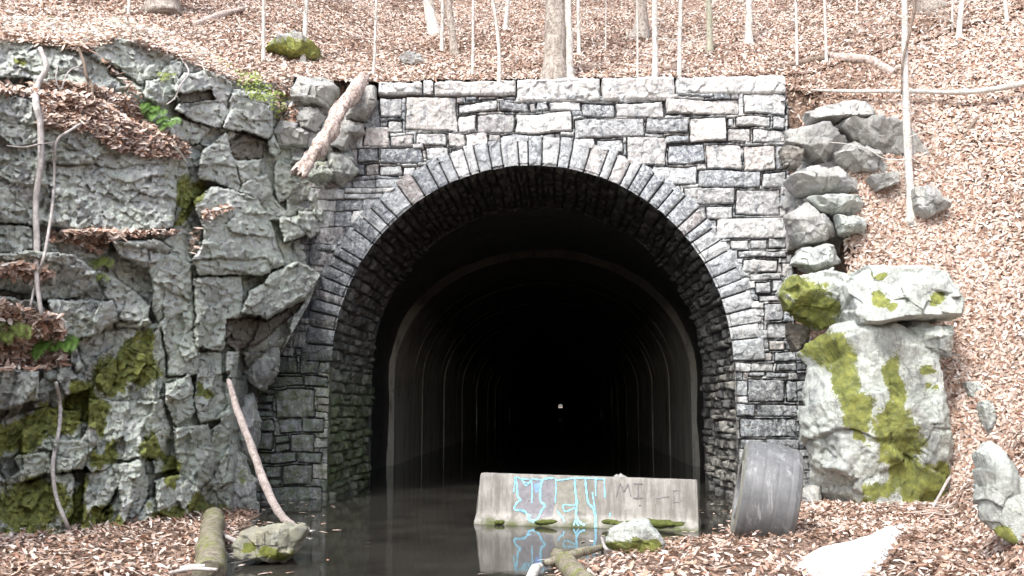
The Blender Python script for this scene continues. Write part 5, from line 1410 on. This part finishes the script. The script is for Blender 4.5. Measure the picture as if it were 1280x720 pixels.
# ------------------------------------------------------------------ tyre
def tyre():
    c = PZ(960, 684, 0.0); c[2] = 0.0
    Rt, W = .565, .62
    axis_ = np.array([math.cos(R_(173)), math.sin(R_(173)), 0.0])   # the open side faces left and a little to the camera
    tilt = R_(11)
    root_loc = c.copy()
    prof = [(-.5, .30), (-.47, .33), (-.495, .40), (-.50, .46), (-.47, .52), (-.40, .552), (-.2, .562), (0, .566), (.2, .562), (.40, .552), (.47, .52), (.50, .46), (.495, .40), (.47, .33), (.5, .30), (.42, .29), (.40, .33), (.40, .46), (.3, .52), (-.3, .52), (-.40, .46), (-.40, .33), (-.42, .29)]
    root = empty('worn_tyre', tuple(root_loc)); meta(root, 'big bald grey tyre standing on its tread against the wall right of the tunnel', 'tyre')
    zz = np.array([0, 0, 1.0]); side = np.cross(zz, axis_)
    # lean: rotate the axis slightly downwards
    ax = axis_ * math.cos(tilt) + zz * math.sin(tilt); up_ = -axis_ * math.sin(tilt) + zz * math.cos(tilt)
    cen = c + np.array([0, 0, Rt * .985])
    def rings(idx, name, mat):
        p = []
        for a_, b_ in zip(idx[:-1], idx[1:]):
            for f in np.arange(0, 1, 1 / 12): p.append(np.array(prof[a_]) * (1 - f) + np.array(prof[b_]) * f)
        p.append(prof[idx[-1]]); p = np.array(p)
        if name == 'tread':
            for g_ in (-.3, -.08, .14, .33): p[:, 1] -= .005 * np.exp(-((p[:, 0] - g_) / .018) ** 2)
        th = np.arange(96) / 96 * 2 * math.pi
        v = []
        for (w_, r_) in p:
            v.append(cen + ax * w_ * W + (side[None] * np.cos(th)[:, None] + up_[None] * np.sin(th)[:, None]) * r_)
        v = np.concatenate(v); v += (fbm(v * 5, 12, 3) * .006)[:, None] * ax
        mesh_np(name, v, grid_quads(len(p), 96, closed=True), M[mat], root, None, tuple(root_loc), True)
    rings([4, 5, 6, 7, 8, 9, 10], 'tread', 'rubber')
    rings([10, 11, 12, 13, 14], 'sidewall', 'rubber_side')
    rings([0, 1, 2, 3, 4], 'sidewall', 'rubber_side')
    rings([14, 15, 16, 17, 18, 19, 20, 21, 22, 0], 'inner_liner', 'rubber')
tyre()

# ------------------------------------------------------------------ light
world = bpy.data.worlds.new('World'); scene.world = world; world.use_nodes = True
nt = world.node_tree
sky = nt.nodes.new('ShaderNodeTexSky'); sky.sky_type = 'NISHITA'; sky.sun_disc = False
SUN_EL, SUN_AZ = R_(52), R_(205)       # azimuth clockwise from +Y
sky.sun_elevation = SUN_EL; sky.sun_rotation = SUN_AZ
sky.air_density = 1.0; sky.dust_density = 3.0; sky.ozone_density = 1.0
bgn = nt.nodes['Background']; hs = nt.nodes.new('ShaderNodeHueSaturation'); hs.inputs['Saturation'].default_value = 0.55; nt.links.new(sky.outputs[0], hs.inputs['Color']); nt.links.new(hs.outputs[0], bgn.inputs['Color']); bgn.inputs['Strength'].default_value = 0.15
sd = bpy.data.lights.new('sun', 'SUN'); so = bpy.data.objects.new('sun', sd); COL.objects.link(so)
sd.energy = 1.5; sd.angle = R_(10); sd.color = (1.0, .98, .95)
dirv = np.array([math.sin(SUN_AZ) * math.cos(SUN_EL), math.cos(SUN_AZ) * math.cos(SUN_EL), math.sin(SUN_EL)])
so.rotation_euler = (math.pi / 2 - SUN_EL, 0, math.atan2(dirv[1], dirv[0]) + math.pi / 2)
so.location = (0, -10, 30)
vs_ = scene.view_settings
vs_.view_transform = 'Standard'; vs_.look = 'None'; vs_.exposure = 1.3; vs_.gamma = 1; vs_.use_curve_mapping = False
scene.cycles.max_bounces = 8
scene.cycles.diffuse_bounces = 5
